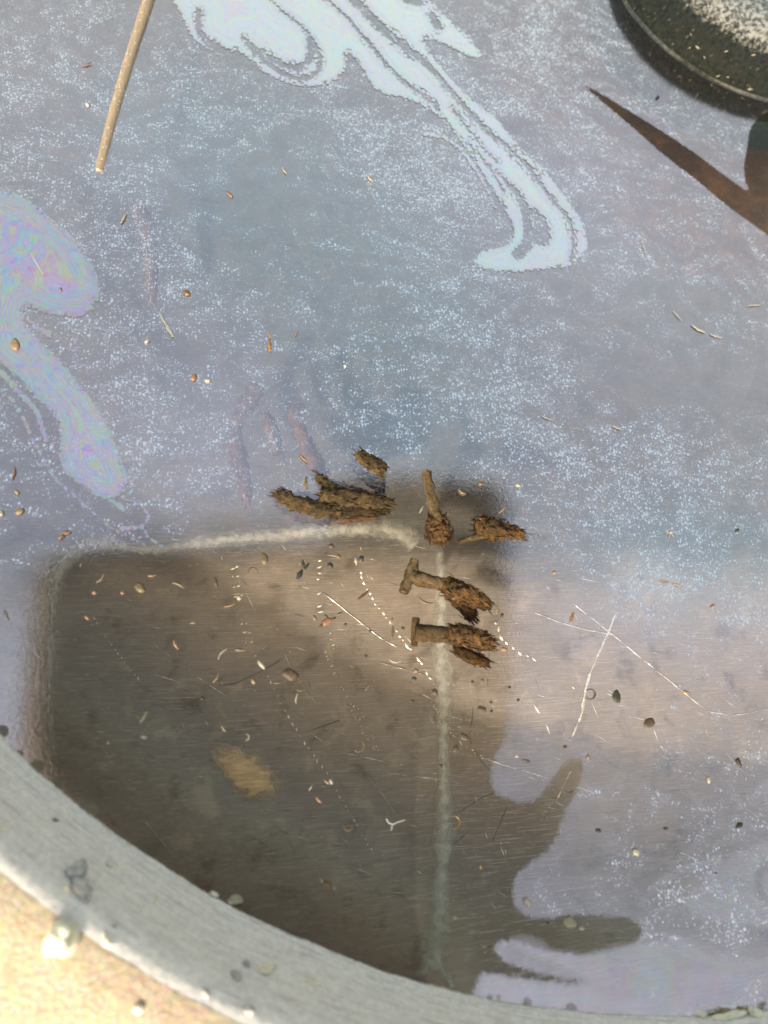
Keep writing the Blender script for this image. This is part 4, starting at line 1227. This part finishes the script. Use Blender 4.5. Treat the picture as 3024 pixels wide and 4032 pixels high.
pebble('grit', 'grey', 300, 3440, 80, 62, -40, 'grey curved crumb high on the shaded wall, upper half of the bent pair', high=.9)
pebble('grit', 'grey', 318, 3505, 96, 50, 72, 'grey long crumb joined below the upper half of the bent pair', high=.8)
pebble('grit', 'pale', 262, 3499, 34, 24, 70, 'white crumb left of the bent grey pair')
pebble('grit', 'pale', 243, 3690, 118, 92, -55, 'biggest pale pebble on the sunlit lip', high=.95)
pebble('grit', 'pale', 420, 3700, 52, 24, 60, 'white splinter right of the biggest pebble', high=.9)
pebble('grit', 'pale', 1044, 3818, 88, 52, -10, 'flat cream flake on the shaded wall', high=.2)
pebble('grit', 'pale', 1221, 3868, 60, 40, 10, 'smaller cream flake to the right of the flat one', high=.25)
pebble('grit', 'grey', 928, 3846, 44, 28, 60, 'grey crumb down and left of the flat cream flake', high=.8)
pebble('grit', 'grey', 968, 3796, 28, 18, 60, 'small grey crumb straight above the other by the cream flake', high=.8)
pebble('grit', 'grey', 980, 3978, 40, 28, 20, 'grey crumb near the bottom edge on the wall', high=.7)
pebble('grit', 'pale', 547, 3969, 32, 26, 0, 'yellowish crumb on the sunlit lip near the bottom edge', high=.8)
pebble('grit', 'grey', 807, 3909, 34, 20, 50, 'grey crumb on the border of shade and sunlit lip', high=.8)
pebble('grit', 'pale', 620, 3549, 46, 24, -30, 'pale smear-like flake halfway up the wall', high=.2)
pebble('grit', 'pale', 440, 3405, 44, 16, 25, 'thin pale flake near the water on the left wall', high=.25)
pebble('grit', 'grey', 450, 3647, 18, 12, 20, 'tiny grey crumb above the white splinter', high=.8)
pebble('grit', 'brown', 215, 3230, 22, 14, 20, 'rusty crumb close to the left edge of the wall', high=.5)
pebble('grit', 'pale', 8, 3255, 40, 22, 70, 'pale flake cut by the left edge on the wall', high=.4)
pebble('grit', 'pale', 925, 3548, 58, 30, 0, 'tan pebble at the waterline in the middle of the near wall', high=.7)
pebble('grit', 'pale', 842, 3524, 34, 22, 20, 'smaller tan pebble left of the one at the waterline', high=.6)
CG = 'brown crust at the right end of the near wall'
for i, (x, y, l, wd, an, mt, lb) in enumerate([
    (2790, 3975, 60, 40, 10, 'brown', 'dark crust lump leftmost of the bottom right row'), (2850, 3978, 66, 36, -5, 'brown', 'dark crust lump second from the left in the bottom right row'),
    (2925, 3965, 60, 40, -15, 'brown', 'dark crust lump third in the bottom right row'), (2985, 3945, 64, 44, -30, 'brown', 'dark crust lump at the right edge of the picture'),
    (2880, 4000, 110, 34, -12, 'pale', 'long cream crust chunk under the dark lumps'), (2970, 3985, 50, 36, -30, 'pale', 'short cream crust chunk at the bottom right corner'),
    (2760, 3995, 40, 28, 10, 'pale', 'cream crust bead left of the dark lumps')]):
    pebble('crust', mt, x, y, l, wd, an, lb, CG, high=.45, cat='crust')
# loose dust on wall and lip
gv, gf = [], []
for _ in range(900):
    a = random.uniform(math.radians(195), math.radians(285))
    k = random.random()
    rr = random.uniform(.1345, .1585)
    z = float(np.interp(rr, [q[0] for q in _pr], [q[1] for q in _pr]))
    c = Vector((BC.x+rr*math.cos(a), BC.y+rr*math.sin(a), z))
    s_ = .00004+.00011*random.random()**3
    o_ = len(gv)
    d = [Vector((random.uniform(.5, 1.2)*q[0], random.uniform(.5, 1.2)*q[1], random.uniform(.5, 1.2)*q[2])) for q in ((1, 0, 0), (-1, 0, 0), (0, 1, 0), (0, -1, 0), (0, 0, 1), (0, 0, -1))]
    gv += [c+q*s_ for q in d]
    for (i, j, k2) in ((0, 2, 4), (2, 1, 4), (1, 3, 4), (3, 0, 4), (2, 0, 5), (1, 2, 5), (3, 1, 5), (0, 3, 5)): gf.append((o_+i, o_+j, o_+k2))
mk('dust', gv, gf, PEB['pale'], None, (0, 0, 0), smooth=False, kind='stuff', label='fine pale dust on the wall and lip')

# ------------------------------------------------------------------ dark metal cup standing in the water
cup = empty('metal_cup', (CUPC.x, CUPC.y, -DEPTH), label='dark pitted metal cup with a painted highlight on its rubbed shoulder standing in the water', cat='cup')


def cup_lathe(profile, n=220, rough=.00028):
    vs, fs = [], []
    for k, (r, z) in enumerate(profile):
        for i in range(n):
            a = 2*math.pi*i/n
            rr = r+rough*(nz((math.cos(a)*r, math.sin(a)*r, z), 260, 2)+.5*nz((math.cos(a)*r, math.sin(a)*r, z), 900, 6))
            vs.append((CUPC.x+rr*math.cos(a), CUPC.y+rr*math.sin(a), z))
    for k in range(len(profile)-1):
        for i in range(n):
            j = (i+1) % n
            fs.append((k*n+i, k*n+j, (k+1)*n+j, (k+1)*n+i))
    return vs, fs


vs, fs = cup_lathe([(.0345, -DEPTH+.0001), (.0346, -.006), (CUPR+.0001, -.0015), (CUPR-.0003, .0005), (CUPR-.0010, .0030), (CUPR-.0020, .0055), (CUPR-.0036, .0076), (CUPR-.0060, .0092), (CUPR-.0095, .0102), (CUPR-.0125, .0103), (CUPR-.0145, .0098)])
mk('side', vs, fs, CUP, cup)
vs, fs = cup_lathe([(CUPR-.0145, .0098), (CUPR-.0160, .0090), (CUPR-.018, .0086), (.010, .0084), (.0004, .0084)], 220, .00008)
TOP = simple('wet_pale_metal', (.30, .38, .42), (.42, .47, .49), .6, .2, .4, .03)
mk('top', vs, fs, TOP, cup)
sv_, sf_ = [], []
for _ in range(60):                      # bright nicks on the side and shoulder
    a = random.uniform(math.radians(170), math.radians(300)); z = random.uniform(.0008, .0098)
    r_ = CUPR-float(np.interp(z, [.0005, .003, .0055, .0076, .0092, .0102], [.0003, .001, .002, .0036, .006, .0095]))+.00012
    l = random.uniform(.0001, .0007); tl = random.uniform(-1.2, 1.2); wd_ = l*.22
    p = Vector((CUPC.x+r_*math.cos(a), CUPC.y+r_*math.sin(a), z)); tg = Vector((-math.sin(a), math.cos(a), 0)); up = Vector((math.cos(a)*-.3, math.sin(a)*-.3, 1)).normalized()
    d = tg*math.cos(tl)+up*math.sin(tl); e = tg*-math.sin(tl)+up*math.cos(tl); nn = tg.cross(up)
    o_ = len(sv_); sv_ += [p-d*l, p+d*l, p+e*wd_, p-e*wd_, p+nn*wd_*.5]
    sf_ += [(o_, o_+4, o_+2), (o_+2, o_+4, o_+1), (o_+1, o_+4, o_+3), (o_+3, o_+4, o_)]
mk('nicks', sv_, sf_, NICK, cup, smooth=False, kind='stuff')
# meniscus ring of clear water climbing the cup
men = cup_lathe([(CUPR+.0005, .00005), (CUPR+.0002, .00015), (CUPR+.00012, .0004), (CUPR-.0001, .0006)], 220, .00012)
MEN = simple('wet_edge', (.03, .036, .04), (.10, .11, .115), 1.2, .25, .4, .05)
mk('wet_edge', men[0], men[1], MEN, cup)

# ------------------------------------------------------------------ the phone that took the picture: its dark back is mirrored in the film
BLACK = simple('black_phone_shell', (.010, .010, .010), (.016, .015, .014), 1.0, .5, 0, .02)
FLAP_MAT = simple('added_dark_flap', (.018, .015, .012), (.028, .022, .016), 1.5, .7, 0, .3)


def slab(name, pts, z0, z1, mat, parent, rnd=2):
    """a rounded plate in the plane of the phone's back, millimetres from the lens; z towards the viewer's eye"""
    q = smooth_poly(pts, 1)
    q = [np.asarray(pts[i])*0+c for i, c in enumerate([])] or q
    q = round_poly(pts)
    n = len(q)
    vs = [EYE+M @ Vector((x/1000, y/1000, z/1000)) for z in (z0, z0+.6, z1-.6, z1) for x, y in (q if z not in (z0, z1) else inset(q, .5))]
    fs = [tuple(range(n))[::-1], tuple(3*n+i for i in range(n))]
    for l_ in range(3):
        for i in range(n):
            j = (i+1) % n
            fs.append((l_*n+i, l_*n+j, (l_+1)*n+j, (l_+1)*n+i))
    return mk(name, vs, fs, mat, parent, smooth=False)


def inset(q, d):
    c = np.mean(q, 0)
    return [c+(p-c)*(1-d/np.linalg.norm(p-c)) for p in np.asarray(q)]


def round_poly(pts, r=11.0, k=6):
    out = []
    n = len(pts)
    for i in range(n):
        p0, p1, p2 = (np.asarray(pts[(i+d) % n], float) for d in (-1, 0, 1))
        a, c = p0-p1, p2-p1
        a, c = a/np.linalg.norm(a), c/np.linalg.norm(c)
        s_, e_ = p1+a*r, p1+c*r
        for j in range(k+1):
            t_ = j/k
            out.append((1-t_)**2*s_+2*t_*(1-t_)*p1+t_*t_*e_)
    return out


phone = empty('phone', EYE.copy(), label='black phone with an added sky-blocking flap, held over the water and mirrored in it', cat='phone')
slab('body', [(-49, 2), (-12, -33), (30, -53), (47, -58), (66, 80), (-54, 64)], 2.0, 10, BLACK, phone)  # outline shaped to darken the film, lower corner cut to move its shadow
CHROME = simple('polished_frame', (.80, .80, .78), (.86, .86, .84), 1.0, .10, 1.0, .02)
q0 = np.array(round_poly([(-49, 2), (-12, -33), (30, -53), (47, -58), (66, 80), (-54, 64)]))
t_ = np.roll(q0, -1, 0)-np.roll(q0, 1, 0); t_ /= np.linalg.norm(t_, axis=1)[:, None]
out_ = np.stack([t_[:, 1], -t_[:, 0]], 1)
vs = []
for k in range(6):
    a = k/5
    vs += [EYE+M @ Vector(((x+ox*4.4*a)/1000, (y+oy*4.4*a)/1000, (2.0+4.2*a**1.15)/1000)) for (x, y), (ox, oy) in zip(q0, out_)]
n = len(q0)
fs = [(k*n+i, k*n+(i+1) % n, (k+1)*n+(i+1) % n, (k+1)*n+i) for k in range(5) for i in range(n)]
mk('frame', vs, fs, CHROME, phone)  # bevel shaped to mirror bright sky into the film
slab('added_sky_flap', [(28, -46), (48, -42), (60, 0), (87, 20), (108, 125), (34, 114)], 11, 14, FLAP_MAT, phone)  # added unseen flap, shaped to block sky from the film

# ------------------------------------------------------------------ ground under and round the basin
gm = Nodes('packed_earth')
v_ = gm.world((1, 1, 1)); f = gm.noise(v_, 40, 6, .65); f2 = gm.noise(v_, 900, 4, .6)
c_ = gm.mix(gm.mapr(f.outputs[0], .35, .65), (.13, .12, .09), (.22, .20, .16))
gm.put(gm.out.inputs[0], gm.n('BsdfPrincipled', {'Base Color': c_, 'Roughness': .9, 'Normal': gm.n('Bump', {'Strength': .6, 'Distance': .002, 'Height': f2.outputs[0]}).outputs[0]}).outputs[0])
N = 64
gv = [(BC.x, BC.y, -.0148)]+[(BC.x+r*math.cos(2*math.pi*i/N), BC.y+r*math.sin(2*math.pi*i/N), -.0148) for r in (.3, 2, 20, 150) for i in range(N)]
gf = [(0, 1+i, 1+(i+1) % N) for i in range(N)]
for l_ in range(3):
    for i in range(N):
        j = (i+1) % N
        gf.append((1+l_*N+i, 1+(l_+1)*N+i, 1+(l_+1)*N+j, 1+l_*N+j))
mk('ground', gv, gf, gm.m, None, (0, 0, 0), smooth=False, kind='structure')
